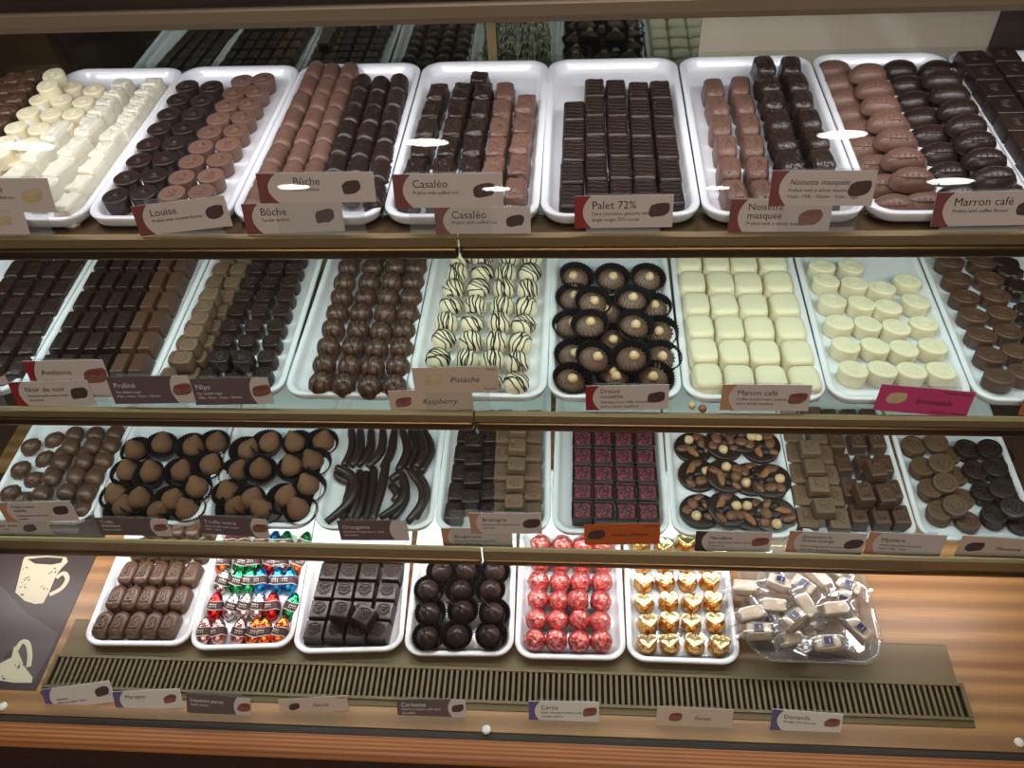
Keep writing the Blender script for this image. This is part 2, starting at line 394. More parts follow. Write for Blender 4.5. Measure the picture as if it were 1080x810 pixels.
# --- row two
proto('bar_noir', 'textured_bar', 'chocolate', .018, [shape('textured_bar', 'darkr', R_rect(.0215, .0285, .003), levels(.018, .0025, .0018), (.0005, 260), s) for s in V3], [('ridge', strokes('ridge', 'darkr', [[(-.8, .55), (0, .62), (.8, .55)], [(-.8, -.5), (0, -.56), (.8, -.5)]], .0181, .0005, .008, .011))])
for c in ('dark', 'milkd'): proto('bar_'+c, 'smooth_bar', 'chocolate', .0185, shape('smooth_bar', c, R_rect(.0182, .0262, .0016), levels(.0185, .0012, .0024)), [('engraved_line', strokes('engraved_line', c, [[(-.5, -.7), (-.5, .7)], [(.5, -.7), (.5, .7)]], .0184, .00035, .006, .010))])
for c in ('dark', 'tan'): proto('clover_'+c, 'clover_praline', 'chocolate', .0175, shape('clover_praline', c, R_ell(.0124, .0121, 40, lambda a: -.05+.07*math.cos(4*a+PI)+.035*math.cos(8*a)), levels(.0175, .0014, .0005)), [('embossed_mark', strokes('flower_mark', c, SP_FLOWER, .0175, .0009, .0105, .0105))])
def ball(c, R, s, amp=.0005, flatb=.9):
    bm = bmesh.new(); bmesh.ops.create_uvsphere(bm, u_segments=24, v_segments=16, radius=R)
    for v in bm.verts:
        v.co.z = max(v.co.z, -R*flatb)+R*flatb
    wobble(bm, amp, 120, s, 0); return finish(bm, 'truffle_ball', c)
def balldrz(m, R, s, r, n=6):
    rr = random.Random(s); bm = bmesh.new(); az = rr.uniform(-.9, .9)
    for k in range(n):
        d = R*(-.72+1.44*(k+.5)/n); tl = rr.uniform(-.25, .25)
        a = Vector((math.cos(az+tl), math.sin(az+tl), rr.uniform(-.1, .2))).normalized()
        c = Vector((0, 0, 1))-a*a.z; c.normalize(); b = a.cross(c)
        rad = math.sqrt(R*R-d*d); pts = []
        for j in range(12):
            ph = math.radians(-5+190*j/11); w = .0012*math.sin(j*1.1+s+k)
            p = a*(d+w)+(b*math.cos(ph)+c*math.sin(ph))*rad; p = p.normalized()*(R+r*.25); pts.append(p+Vector((0, 0, R*.9)))
        tube(bm, pts, r, 4)
    return finish(bm, 'drizzle', m)
RB = .0142
proto('ball_dark', 'drizzled_dark_truffle', 'chocolate', RB*1.9, [ball('milkd', RB, s) for s in V3], [('drizzle', [balldrz('dark', RB, s+9, .00065, 5) for s in V3])])
proto('ball_white', 'striped_white_truffle', 'chocolate', RB*1.9, [ball('white', RB, s+3) for s in V3], [('drizzle', [balldrz('dark', RB, s+22, .00085, 6) for s in (0, 1, 2, 3, 4)])])
def cupmesh(r0, r1, h, n=36):
    bm = bmesh.new(); rings = []
    def rg(r, z, d): return [((r+d*(1 if k % 2 else -1))*math.cos(2*PI*k/(2*n)), (r+d*(1 if k % 2 else -1))*math.sin(2*PI*k/(2*n)), z) for k in range(2*n)]
    for t in (0, .5, 1): rings.append(rg(r0+(r1-r0)*t, h*t, .0002+.0008*t))
    for t in (1, .5, .04): rings.append(rg(r0+(r1-r0)*t-.0005, h*t+.0004, .0002+.0008*t))
    loft(bm, rings); return finish(bm, 'paper_cup', 'paper_cup', False)
CUPM = cupmesh(.0150, .0222, .0165); CUPM2 = cupmesh(.0150, .0215, .0160)
def rosette(s):
    bm = bmesh.new(); rings = []; n = 128
    prof = [(.0140, .001), (.0160, .004), (.0163, .0065), (.0150, .0098), (.0124, .0130), (.0090, .0158), (.0056, .0178), (.0030, .0190)]
    for i, (r, z) in enumerate(prof):
        rings.append([(r*(1+.13*abs(math.sin(9*a+i*.75+s))-.05)*math.cos(a), r*(1+.13*abs(math.sin(9*a+i*.75+s))-.05)*math.sin(a), z+.0020*abs(math.sin(9*a+i*.75+s))) for a in [2*PI*k/n for k in range(n)]])
    loft(bm, rings); return finish(bm, 'piped_rosette', 'rose')
def nutmesh(r, m='nut', sx=1, sy=1, sz=.9, s=0):
    bm = bmesh.new(); bmesh.ops.create_uvsphere(bm, u_segments=14, v_segments=10, radius=r)
    for v in bm.verts: v.co = Vector((v.co.x*sx, v.co.y*sy, v.co.z*sz))
    wobble(bm, r*.14, 1.6/r, s, 0); return finish(bm, 'nut', m)
def shifted(me, v, rot=None):
    me = me.copy(); me.transform(Matrix.Translation(v) @ (rot.to_4x4() if rot else Matrix())); return me
proto('rosette', 'piped_rosette', 'chocolate', .019, [rosette(s) for s in V3], [('hazelnut', [shifted(nutmesh(.0058, s=s), (.0012*s-.001, -.003, .0192)) for s in V3])])
proto('manon', 'rounded_white_square', 'chocolate', .021, [shape('rounded_white_square', 'white', R_rect(.0292, .0285, .0075, 6), levels(.021, .0055, .0012, steps=5), (.0005, 90), s) for s in V3])
proto('owhite', 'white_oval_praline', 'chocolate', .0195, shape('white_oval', 'white', R_ell(.0164, .0125, 32), levels(.0195, .0018, .0002, bottom=.0008), (.0003, 90)), [('embossed_mark', strokes('curl_mark', 'white', SP_CURL+[arcp(0, 0, .72, .72, 0, 360, 14)], .0195, .0006, .0125, .0095))])
proto('odark', 'dark_oval_praline', 'chocolate', .0175, shape('dark_oval', 'milkd', R_ell(.0168, .0128, 32), levels(.0175, .002, .0002, bottom=.001)), [('embossed_mark', strokes('curl_mark', 'milkd', SP_CURL+[arcp(0, 0, .74, .74, 0, 360, 14)], .0175, .0007, .0138, .0102))])
proto('crinkle', 'crinkled_dark_round', 'chocolate', .016, shape('crinkled_round', 'darkr', R_ell(.0150, .0120, 40, lambda a: .05*math.cos(a*9)), levels(.016, .004, .0), (.0012, 330), 3))
# --- row three
def heartegg(s):
    bm = bmesh.new(); bmesh.ops.create_uvsphere(bm, u_segments=24, v_segments=14, radius=.012)
    for v in bm.verts:
        x, y, z = v.co; k = 1-.28*max(0, -y/.012)
        v.co = Vector((x*1.12*k, y*1.22, max(z, -.008)*.86+.0072))
    return finish(bm, 'heart_praline', 'milkd')
proto('heart', 'smooth_heart_praline', 'chocolate', .0172, heartegg(0))
def ridgedsh(s):
    bm = bmesh.new(); rings = []
    for i in range(8):
        z = i/7; k = max(.15, math.sqrt(1-z**2.2))
        rings.append([(.0148*k*(1+.05*math.cos(12*a))*math.cos(a), .0118*k*(1+.05*math.cos(12*a))*math.sin(a), .0135*z) for a in [2*PI*j/48 for j in range(48)]])
    loft(bm, rings); return finish(bm, 'ridged_praline', 'milkd')
proto('ridged', 'ridged_shell_praline', 'chocolate', .0135, ridgedsh(0), [('rim_ring', strokes('rim_ring', 'milkd', [arcp(0, 0, .55, .55, 0, 360, 14)], .0122, .0006, .0148, .0118))])
def drop(s):
    R_ = .0150; bm = bmesh.new(); bmesh.ops.create_uvsphere(bm, u_segments=24, v_segments=18, radius=R_)
    for v in bm.verts:
        t = v.co.z/R_
        if t > 0: k = 1-.42*t**1.7; v.co.x *= k; v.co.y *= k; v.co.z *= 1+.30*t
        v.co.z = max(v.co.z, -.0105)+.0105
    wobble(bm, .0010, 140, s+2, 0); return finish(bm, 'cocoa_truffle', 'cocoa')
proto('drop', 'cocoa_truffle', 'truffle', .0285, [drop(s) for s in V3])
for c, m in (('dark', 'dark'), ('tan', 'tan')): proto('bret_'+c, 'square_swirl_praline', 'chocolate', .0145, shape('square_praline', m, R_rect(.0255, .0235, .004, 4), levels(.0145, .0022, .001)), [('embossed_mark', strokes('spiral_mark', m, SP_SPIRAL, .0145, .0008, .0098, .0090))])
proto('aube', 'square_dark_cup', 'chocolate', .0195, [finish((lambda bm: (loft(bm, [[(x, y, z) for x, y in rrect(w, w, .003, 3)] for w, z in ((.0245, 0), (.0262, .001), (.0282, .0185), (.0280, .0195), (.0250, .0195), (.0240, .0172), (.0236, .0165))]), bm)[1])(bmesh.new()), 'square_cup', 'dark')],
      [('raspberry_crumb_topping', shape('crumbs', 'redcrumb', R_rect(.0236, .0236, .0025, 5), [(0, .0160), (.0004, .0178), (.002, .0184), (.006, .0186)], (.0009, 420), 4))])
for m_, k_ in (('dark', 'mend'),):
    def mend(s):
        bm = bmesh.new(); solid(bm, R_ell(.0262, .0262, 44), levels(.0062, .0026, 0)); wobble(bm, .0005, 70, s)
        return finish(bm, 'chocolate_disc', 'dark')
    PTS = [(-.004, -.011), (.010, .004), (-.010, .006), (.003, .012)]
    alm = nutmesh(.0062, 'almond', .8, 1.8, .6); pec = nutmesh(.0072, 'pecan', 1.2, 1., .6, 4); rai = nutmesh(.0060, 'raisin', 1.2, .9, .7, 7); haz = nutmesh(.0066)
    parts = []
    for nm, me, k in (('hazelnut', haz, 0), ('almond', alm, 1), ('dried_fruit', pec, 2), ('raisin', rai, 3)):
        parts.append((nm, [shifted(me, (*Matrix.Rotation(s*1.9, 2) @ Vector(PTS[k]), .0082), Matrix.Rotation(s*1.3+k, 3, 'Z')) for s in V3]))
    parts.append(('pecan', [shifted(nutmesh(.0068, 'pecan', 1.4, .8, .6, 9), (*Matrix.Rotation(s*1.9, 2) @ Vector((.013, -.009)), .008)) for s in V3]))
    parts.append(('dried_fruit', [shifted(nutmesh(.0064, 'pecan', 1.1, 1.1, .5, 12+s), (*Matrix.Rotation(s*1.9, 2) @ Vector((-.016, -.004)), .0075)) for s in V3]))
    parts.append(('raisin', [shifted(nutmesh(.0058, 'raisin', 1.3, .9, .6, 15+s), (*Matrix.Rotation(s*1.9, 2) @ Vector((.001, .001)), .0078)) for s in V3]))
    parts.append(('dried_fruit', [shifted(nutmesh(.0066, 'pecan', 1.3, .8, .6, 19+s), (*Matrix.Rotation(s*1.9, 2) @ Vector((-.004, .018)), .0075), Matrix.Rotation(.8+s, 3, 'Z')) for s in V3]))
    proto('mend', 'fruit_and_nut_disc', 'chocolate', .0062, [mend(s) for s in V3], parts)
proto('alex', 'tan_square_praline', 'chocolate', .0145, shape('tan_square', 'tan', R_rect(.0268, .0252, .0032), levels(.0145, .0018, .001)), [('embossed_mark', strokes('loop_mark', 'tan', SP_LOOP, .0146, .0009, .0125, .0115))])
proto('myst', 'embossed_block_praline', 'chocolate', .019, shape('embossed_block', 'milkd', R_rect(.0225, .0305, .003), levels(.019, .0025, .0012)), [('embossed_mark', strokes('figure_mark', 'milkd', SP_BARS, .0191, .0011, .0088, .0120))])
for c, m in (('milk', 'coindim'), ('dark', 'dark')): proto('coin_'+c, 'ridged_coin_chocolate', 'chocolate', .0085, shape('coin', m, R_ell(.0150, .0150, 60, lambda a: .012*math.cos(a*30)), levels(.0085, .0012, 0)), [('embossed_mark', strokes('face_mark', m, SP_FACE, .0086, .0009, .0125, .0125))])
# --- row four
proto('oblong', 'oblong_swirl_praline', 'chocolate', .018, shape('oblong_praline', 'milkd', R_rect(.0198, .0345, .0085, 6), levels(.018, .0065, .0006, steps=5)), [('embossed_mark', strokes('swirl_mark', 'milkd', SP_SWIRL, .0177, .0016, .0066, .0120, seg=8))])
def egg(s, m):
    bm = bmesh.new(); bmesh.ops.create_uvsphere(bm, u_segments=22, v_segments=18, radius=.0105)
    for v in bm.verts:
        x, y, z = v.co; k = 1-.16*(y/.0105); v.co = Vector((x*k, y*1.78, z*k+.0105))
    wobble(bm, .0006, 420, s, 0); return finish(bm, 'foil_egg', m)
def band(s):
    bm = bmesh.new(); rings = []
    for y in (-.0048, -.0015, .0015, .0052):
        rr = .01085*math.sqrt(1-(y/.0187)**2)*(1-.16*y/.0187)
        rings.append([(rr*math.cos(a), y, rr*math.sin(a)+.0105) for a in [2*PI*k/26 for k in range(26)]])
    loft(bm, rings, False, False); return finish(bm, 'paper_band', 'pdark')
def bandtext():
    bm = bmesh.new()
    for x in (-.004, -.0015, .001, .0035):
        for y0 in (-.0022, .0006):
            z = .0105+math.sqrt(.0109**2-x*x)-.0001
            box(bm, x-.0009, x+.0008, y0, y0+.0016, z-.0006, z+.0001)
    return finish(bm, 'band_lettering', 'inkw', False)
def bandedge():
    bm = bmesh.new()
    for y in (-.0050, .0054):
        rr = .0109*math.sqrt(1-(y/.0187)**2)*(1-.16*y/.0187)
        tube(bm, [(rr*math.cos(a), y+.0008*math.sin(a*3), rr*math.sin(a)+.0105) for a in [2*PI*k/24 for k in range(25)]], .0005, 4)
    return finish(bm, 'band_edge', 'inkw')
BANDM, BTXT, BEDG = band(0), bandtext(), bandedge()
for c in ('red', 'orange', 'green', 'blue', 'silver', 'pink'): proto('egg_'+c, 'foil_wrapped_egg', 'chocolate egg', .021, [egg(s, 'f_'+c) for s in (0, 1)], [('paper_band', BANDM), ('band_lettering', BTXT), ('band_edge', BEDG)])
proto('leafsq', 'thick_embossed_square', 'chocolate', .0195, shape('thick_square', 'dark', R_rect(.0285, .0285, .0012), levels(.0195, .0010, .0018)), [('embossed_mark', strokes('leaf_mark', 'dark', SP_LEAF, .0196, .0011, .0138, .0128))])
def cherry(s):
    bm = bmesh.new(); bmesh.ops.create_uvsphere(bm, u_segments=24, v_segments=16, radius=.0156)
    for v in bm.verts:
        t = v.co.z/.0156
        if t > .3: v.co.x *= 1-.35*(t-.3); v.co.y *= 1-.35*(t-.3); v.co.z *= 1+.25*(t-.3)
        v.co.z = max(v.co.z, -.0120)+.0120
    wobble(bm, .0005, 130, s, 0); return finish(bm, 'dipped_cherry', 'dark')
def stem(s):
    bm = bmesh.new(); a = (2.6, 1.6, 2.9, 4.4)[s]; l = (.017, .006, .020, .005)[s]
    d = Vector((math.cos(a), math.sin(a), .9))
    tube(bm, smoothpath([(0, 0, .0270), Vector((0, 0, .0295))+d*l*.4, Vector((0, 0, .0305))+d*l], 4), .0012, 6, lambda t: 1.5-.8*t)
    return finish(bm, 'cherry_stem', 'dark')
proto('cherry', 'dipped_cherry', 'chocolate', .0285, [cherry(s) for s in (0, 1, 2, 3)], [('stem', [stem(s) for s in (0, 1, 2, 3)])])
def foilball(s):
    bm = bmesh.new(); bmesh.ops.create_uvsphere(bm, u_segments=26, v_segments=18, radius=.0150)
    for v in bm.verts: v.co.z = max(v.co.z*1.02, -.0115)+.0115
    wobble(bm, .0018, 300, s, 0); return finish(bm, 'foil_ball', 'f_ball')
proto('fball', 'red_foil_ball', 'chocolate', .0268, [foilball(s) for s in V3])
def goldcup(s):
    bm = bmesh.new(); rings = []; rr = random.Random(s)
    n = 40; jit = [rr.uniform(-1, 1) for _ in range(n)]
    for r, z in ((.0118, 0), (.0142, .003), (.0138, .009), (.0118, .0165), (.0100, .0195), (.005, .0198)):
        rings.append([(r*(1+.05*jit[k])*math.cos(2*PI*k/n), r*(1+.05*jit[(k*7) % n])*math.sin(2*PI*k/n), z+.0006*jit[(k*3) % n]) for k in range(n)])
    loft(bm, rings); wobble(bm, .0007, 300, s, 0); return finish(bm, 'gold_foil_cup', 'f_gold')
def heart_top(s):
    bm = bmesh.new(); o = []
    for k in range(28):
        a = 2*PI*k/28; x = 16*math.sin(a)**3; y = 13*math.cos(a)-5*math.cos(2*a)-2*math.cos(3*a)-math.cos(4*a); o.append((x/16*.0138, y/16*.0122+.001))
    rings = [[(x*k, y*k, z) for x, y in o] for k, z in ((.96, .0175), (1, .0195), (.95, .0212), (.80, .0216), (.6, .0205), (.3, .0203))]
    loft(bm, rings); wobble(bm, .0007, 260, s+3, 0); return finish(bm, 'heart_top', 'f_pale')
proto('gold', 'gold_foil_heart', 'chocolate', .021, [goldcup(s) for s in V3], [('heart_top', [heart_top(s) for s in V3])])
def wrapper(s):
    bm = bmesh.new(); rings = []; rr = random.Random(s); n = 22
    for y, w, h in ((-.034, .016, .002), (-.030, .013, .0025), (-.024, .009, .004), (-.0195, .0115, .009), (-.010, .0125, .0102), (.010, .0125, .0102), (.0195, .0115, .009), (.024, .009, .004), (.030, .013, .0025), (.034, .016, .002)):
        rings.append([(w*math.copysign(abs(math.cos(a))**.6, math.cos(a))*(1+.10*rr.uniform(-1, 1)), y+.002*rr.uniform(-1, 1), .0088+h*math.copysign(abs(math.sin(a))**.6, math.sin(a))*(1+.15*rr.uniform(-1, 1))) for a in [2*PI*k/n for k in range(n)]])
    loft(bm, rings, False, False); wobble(bm, .0011, 260, s, 0); return finish(bm, 'wrapper', 'film')
def wlabel():
    bm = bmesh.new(); solid(bm, R_rect(.0155, .0165, .0012), [(0, .0186), (0, .0192), (.0003, .0193)]); return finish(bm, 'printed_label', 'nglabel')
def wlabelmark():
    bm = bmesh.new()
    for q in (arcp(0, 0, .0075, .008, 45, 405, 4),): tube(bm, [(x*1.25, y*1.25, .0194) for x, y in q], .0006, 4)
    for y, w in ((-.002, .0030),): box(bm, -w, w, y-.0004, y+.0004, .0192, .0195)
    return finish(bm, 'label_mark', 'cardw', False)
proto('nougat', 'wrapped_nougat', 'sweet', .0175, [shape('nougat_block', 'nougat', R_rect(.020, .036, .003), levels(.0175, .003, .0003), (.0007, 140), s) for s in V3], [('wrapper', [wrapper(s) for s in V3]), ('printed_label', wlabel()), ('label_mark', wlabelmark())])
# ================================================================ placing
def put(key, top, label, group, yaw=0., tilt=(0., 0.), sc=(1, 1, 1), v=None, base=None):
    """one piece of kind KEY with its top centre at TOP (or its base at BASE)."""
    p = PR[key]; v = rnd.randrange(60) if v is None else v
    loc = Vector(base) if base is not None else Vector((top[0], top[1], top[2]-p['h']*sc[2]))
    o = link(p['name'], p['body'][v % len(p['body'])], None, loc, (tilt[0], tilt[1], yaw)); o.scale = sc
    tag(o, label, p['cat'], group)
    for n, ms in p['parts']:
        link(n, ms[v % len(ms)], o)
    return o
FLOOR = {}
def floor(r): return RIM[r]-.0115
def column(row, key, front, back, n, lift=0., extra=0):
    """world top centres of N pieces between two points of the photograph taken at the pieces' top height, plus EXTRA further back."""
    z = floor(row)+PR[key]['h']+lift
    a, b = onz(front, z), onz(back, z)
    st = (b-a)/max(n-1, 1)
    return [a+st*i for i in range(n+extra)], st
def colname(c, nc):
    if nc == 1: return 'single row'
    if c == 0: return 'leftmost row'
    if c == nc-1: return 'rightmost row'
    return ORD[c]+' row'
def grid(row, key, cols, look, where, group, extra=0, lift=0., fity=0., fitx=0., yaw=None, jit=.0006, jyaw=3., tiltf=None, scz=1., skip=()):
    """cols: [(front px, back px, n)] left to right. fity: piece depth, to stretch the piece to the spacing."""
    outp = []
    for c, (f, b, n) in enumerate(cols):
        pts, st = column(row, key, f, b, n, lift, extra)
        y0 = math.atan2(-st.x, st.y) if yaw is None else yaw
        sy = st.length/fity if fity else 1.
        sx = 1.
        if fitx:
            c2 = c+1 if c+1 < len(cols) else c-1
            f2 = cols[c2][0]; q = onz(f2, pts[0].z); sx = abs((q-pts[0]).x)/fitx
        for i, p in enumerate(pts):
            if (c, i) in skip: continue
            o = put(key, p+Vector((rnd.uniform(-1, 1)*jit, rnd.uniform(-1, 1)*jit, 0)),
                    '%s, %s from front, %s of %s' % (look, ORD[i], colname(c, len(cols)), where), group,
                    y0+math.radians(rnd.uniform(-1, 1)*jyaw), tiltf(c, i) if tiltf else (0, 0), (sx, sy, scz))
            outp.append(o)
    return outp
def singles(row, key, pxs, look, where, group, lift=0., yaw=0., jyaw=10., tilt=None, start=0, v=None):
    out = []
    z = floor(row)+PR[key]['h']+lift
    for i, p in enumerate(pxs):
        out.append(put(key, onz(p, z), '%s, %s of %s' % (look, ORD[i+start], where), group, yaw+math.radians(rnd.uniform(-1, 1)*jyaw), tilt(i) if tilt else (0, 0), v=v))
    return out
# ================================================================ TRAYS
def traymesh():
    W, L = .148, .315
    bm = bmesh.new()
    rings = []
    for ins, z in ((.012, 0.), (.0045, .0010), (.0020, .0045), (.0004, .0105), (0, .0125), (.0010, .0136), (.0035, .0138), (.0062, .0130), (.0078, .0110), (.0098, .0050), (.0125, .0026), (.017, .0020)):
        rings.append([(x, y, z) for x, y in rrect(W-2*ins, L-2*ins, .024-ins*.6, 7)])
    loft(bm, rings)
    for v in bm.verts: v.co.y += L/2
    return finish(bm, 'serving_tray', 'tray')
TRAYM = traymesh()
GAPS = {1: [((191, 83), (91, 220)), ((311, 79.6), (246, 217)), ((446.5, 75), (407, 204)), ((577.7, 75), (569, 222)), ((715.8, 74.7), (740, 218)), ((858, 67), (913, 214))],
        2: [((97, 273.5), (26, 396)), ((219.8, 273.5), (166.7, 396)), ((339.6, 274.7), (300, 408)), ((460.7, 273.5), (433.6, 378)), ((578.8, 273.5), (578, 398)), ((707, 273.5), (718.4, 398)), ((838, 273.5), (869, 400)), ((970.9, 272), (1022.7, 408))],
        3: [((136, 456), (98, 540)), ((243, 455), (213, 545)), ((355, 455), (332, 541)), ((465.7, 456), (459.5, 546)), ((583, 457), (581.7, 546)), ((701.6, 459.6), (707, 558)), ((825, 467), (842.8, 558)), ((940, 463), (968.4, 561)), ((1063.5, 464.6), (1096, 561))],
        4: [((121, 589.8), (86.4, 676)), ((223.5, 591), (200, 678.6)), ((318.6, 594.7), (311, 681)), ((433.5, 597), (426, 686)), ((544.7, 599.6), (542.7, 688.5)), ((657, 602), (660.9, 688.5)), ((772, 607), (781, 691))]}
EDGE = {}
for r, gl in GAPS.items():
    xs = []
    for bpx, fpx in gl:
        b, f = onz(bpx, RIM[r]), onz(fpx, RIM[r])
        s = (b.x-f.x)/(b.y-f.y); s *= .6
        ym = (b.y+f.y)/2; xm = (b.x+f.x)/2
        xs.append((xm-s*(ym-YF[r]), s))
    if r != 4:
        xs.insert(0, (xs[0][0]-.1515, xs[0][1]))
    if r in (1, 2): xs.append((xs[-1][0]+.1515, xs[-1][1]))
    if r == 1: xs.append((xs[-1][0]+.1515, xs[-1][1]))
    EDGE[r] = xs
TRAYLAB = {1: ['white tray of ridged milk rounds, leftmost on the top shelf', 'white tray of white rounds and rough white squares on the top shelf', 'white tray of round dark and milk pralines on the top shelf', 'white tray of milk and dark logs on the top shelf',
               'white tray of rough dark and milk squares on the top shelf', 'white tray of rippled dark bars on the top shelf', 'white tray of drizzled milk and dark squares on the top shelf', 'white tray of ridged milk and dark ovals on the top shelf', 'white tray of embossed dark squares, rightmost on the top shelf'],
           2: ['white tray of textured dark bars, leftmost on the second shelf', 'white tray of smooth dark and milk bars on the second shelf', 'white tray of tan and dark clover pralines on the second shelf', 'white tray of drizzled dark truffle balls on the second shelf', 'white tray of dark-striped white truffle balls on the second shelf',
               'white tray of piped rosettes in black cups on the second shelf', 'white tray of rounded white squares on the second shelf', 'white tray of white oval pralines on the second shelf', 'white tray of dark oval pralines, rightmost on the second shelf'],
           3: ['white tray of milk hearts and ridged shells, leftmost on the third shelf', 'white tray of cocoa truffles, second from left on the third shelf', 'white tray of cocoa truffles, third from left on the third shelf', 'white tray of dark chocolate-dipped peel sticks on the third shelf',
               'white tray of dark and tan swirl squares on the third shelf', 'white tray of raspberry-topped dark cups on the third shelf', 'white tray of fruit and nut discs on the third shelf', 'white tray of tan squares and embossed blocks on the third shelf', 'white tray of ridged coins, rightmost on the third shelf'],
           4: ['white tray of oblong swirl pralines, leftmost on the bottom deck', 'white tray of colourful foil eggs on the bottom deck', 'white tray of thick embossed dark squares on the bottom deck', 'white tray of dipped cherries in black cups on the bottom deck', 'white tray of red foil balls on the bottom deck', 'white tray of gold foil hearts on the bottom deck']}
for r, xs in EDGE.items():
    for i in range(len(xs)-1):
        (xa, sa), (xb, sb) = xs[i], xs[i+1]
        if r == 4 and i >= 6: break
        o = link('serving_tray', TRAYM, None, ((xa+xb)/2, YF[r], SHELF[r]), (0, 0, -(sa+sb)/2))
        w = xb-xa-.0012
        o.scale = (w/.148, 1, 1)
        tag(o, TRAYLAB[r][i], 'tray', 'white serving trays')
# ================================================================ CHOCOLATES, top shelf
# ridged milk rounds, half out of the frame
grid(1, 'shellround', [((-60, 150), (-10, 84), 6), ((-38, 142), (12, 80), 6), ((-14, 138), (32, 77), 6)], 'ridged milk round', 'the top-shelf ridged tray', 'ridged milk rounds', jyaw=20)
# white rounds and rough white squares
a = lambda x, y: P('A0', x, y)
grid(1, 'disc_white', [(a(-45, 470), a(168, 215), 5), (a(65, 478), a(305, 160), 6), (a(265, 332), a(400, 175), 4)], 'white round praline', 'the top-shelf white tray', 'white rounds', jyaw=25)
singles(1, 'disc_white', [a(228, 108), a(205, 155), a(-8, 440)], 'white round praline lying on others', 'three in the top-shelf white tray', 'white rounds', lift=.012, tilt=lambda i: (.1, 0))
grid(1, 'cube_white', [(a(60, 535), a(235, 345), 3), (a(175, 590), a(375, 330), 4), (a(285, 650), a(478, 360), 5)], 'rough white square', 'the front of the top-shelf white tray', 'rough white squares', yaw=-.10, jyaw=5, fity=.0215, scz=1.15)
grid(1, 'cube_white', [(a(385, 300), a(515, 145), 5), (a(515, 330), a(645, 140), 6)], 'rough white square', 'the back of the top-shelf white tray', 'rough white squares', jyaw=5, fity=.0205, yaw=-.1)
# round pralines
grid(1, 'round_dark', [((121, 206), (197.5, 89.5), 8), ((151, 202.5), (222, 90.5), 8)], 'dark round praline with crown mark', 'the top-shelf round tray', 'dark rounds with a crown mark', jyaw=12)
grid(1, 'round_milk', [((181, 203), (254.6, 84), 9), ((212, 201.5), (277.5, 82), 9)], 'milk round praline with crown mark', 'the top-shelf round tray', 'milk rounds with a crown mark', jyaw=12)
# logs
grid(1, 'log_milk', [((268, 204), (330, 70), 8), ((296, 199), (348, 72), 8), ((322, 196), (366, 71), 8)], 'milk chocolate log', 'the top-shelf log tray', 'milk logs', fity=.0295, jyaw=2.5)
grid(1, 'log_dark', [((346, 191), (380, 84), 7), ((370, 193), (399, 86), 7), ((394, 200), (419, 84), 7)], 'dark chocolate log', 'the top-shelf log tray', 'dark logs', fity=.0295, jyaw=2.5)
# puffed squares
grid(1, 'cube_dark', [((430, 198), (460.6, 94), 6), ((461, 198), (487, 93.5), 6), ((490, 197), (508.5, 93.5), 6)], 'rough dark square', 'the top-shelf puffed-rice tray', 'rough dark squares', fity=.0225, jyaw=4)
singles(1, 'cube_dark', [(505.5, 79)], 'rough dark square standing behind the others', 'its kind on the puffed-rice tray', 'rough dark squares')
grid(1, 'cube_milk', [((517, 198), (532, 93), 6), ((543, 197), (554.5, 106.5), 5)], 'rough milk square', 'the top-shelf puffed-rice tray', 'rough milk squares', fity=.0225, jyaw=4)
# rippled bars
grid(1, 'palet', [((602.5, 205), (606, 115), 5), ((630, 201), (627, 90.5), 6), ((655.5, 200.5), (650, 91.5), 6), ((681.5, 200), (673.5, 93.5), 6), ((708.5, 202), (697, 92.5), 6)], 'rippled dark bar', 'the top-shelf bar tray', 'rippled dark bars', fity=.0262, fitx=.0222, jyaw=2)
# drizzled squares
grid(1, 'hazel_milk', [((776, 197.5), (753.6, 88), 6), ((806, 198), (781.7, 86), 6)], 'drizzled milk square', 'the top-shelf drizzle tray', 'drizzled milk squares', jyaw=7, fity=.0245)
grid(1, 'hazel_dark', [((842, 193), (809, 80), 6), ((874, 192), (838, 79), 6)], 'drizzled dark square', 'the drizzle tray lower layer', 'drizzled dark squares', jyaw=7, fity=.0245)
grid(1, 'hazel_dark', [((834, 166), (807, 64), 6), ((869, 164), (835.5, 64), 6)], 'drizzled dark square', 'the drizzle tray upper layer', 'drizzled dark squares', lift=.013, jyaw=8, fity=.0245)
# ridged ovals
a = lambda x, y: P('A3', x, y)
grid(1, 'oval_milk', [(a(425, 640), a(165, 60), 9), (a(560, 625), a(320, 90), 8)], 'ridged milk oval', 'the lower layer of the oval tray', 'ridged milk ovals', jyaw=5, yaw=-.02)
grid(1, 'oval_milk', [(a(508, 525), a(315, 75), 7)], 'ridged milk oval stacked on others', 'the oval tray', 'ridged milk ovals', lift=.014, jyaw=7, yaw=0)
grid(1, 'oval_dark', [(a(712, 590), a(450, 60), 8), (a(905, 590), a(610, 60), 9)], 'ridged dark oval', 'the lower layer of the oval tray', 'ridged dark ovals', jyaw=6, yaw=0)
grid(1, 'oval_dark', [(a(865, 520), a(640, 100), 7)], 'ridged dark oval stacked on others', 'the oval tray', 'ridged dark ovals', lift=.014, jyaw=7, yaw=0)
# embossed squares at the end
grid(1, 'bigsquare', [(a(1060, 480), a(765, 40), 7), (a(1200, 450), a(890, 25), 7)], 'embossed dark square', 'the rightmost top-shelf tray', 'embossed dark squares', fity=.0255, jyaw=2, lift=.010)
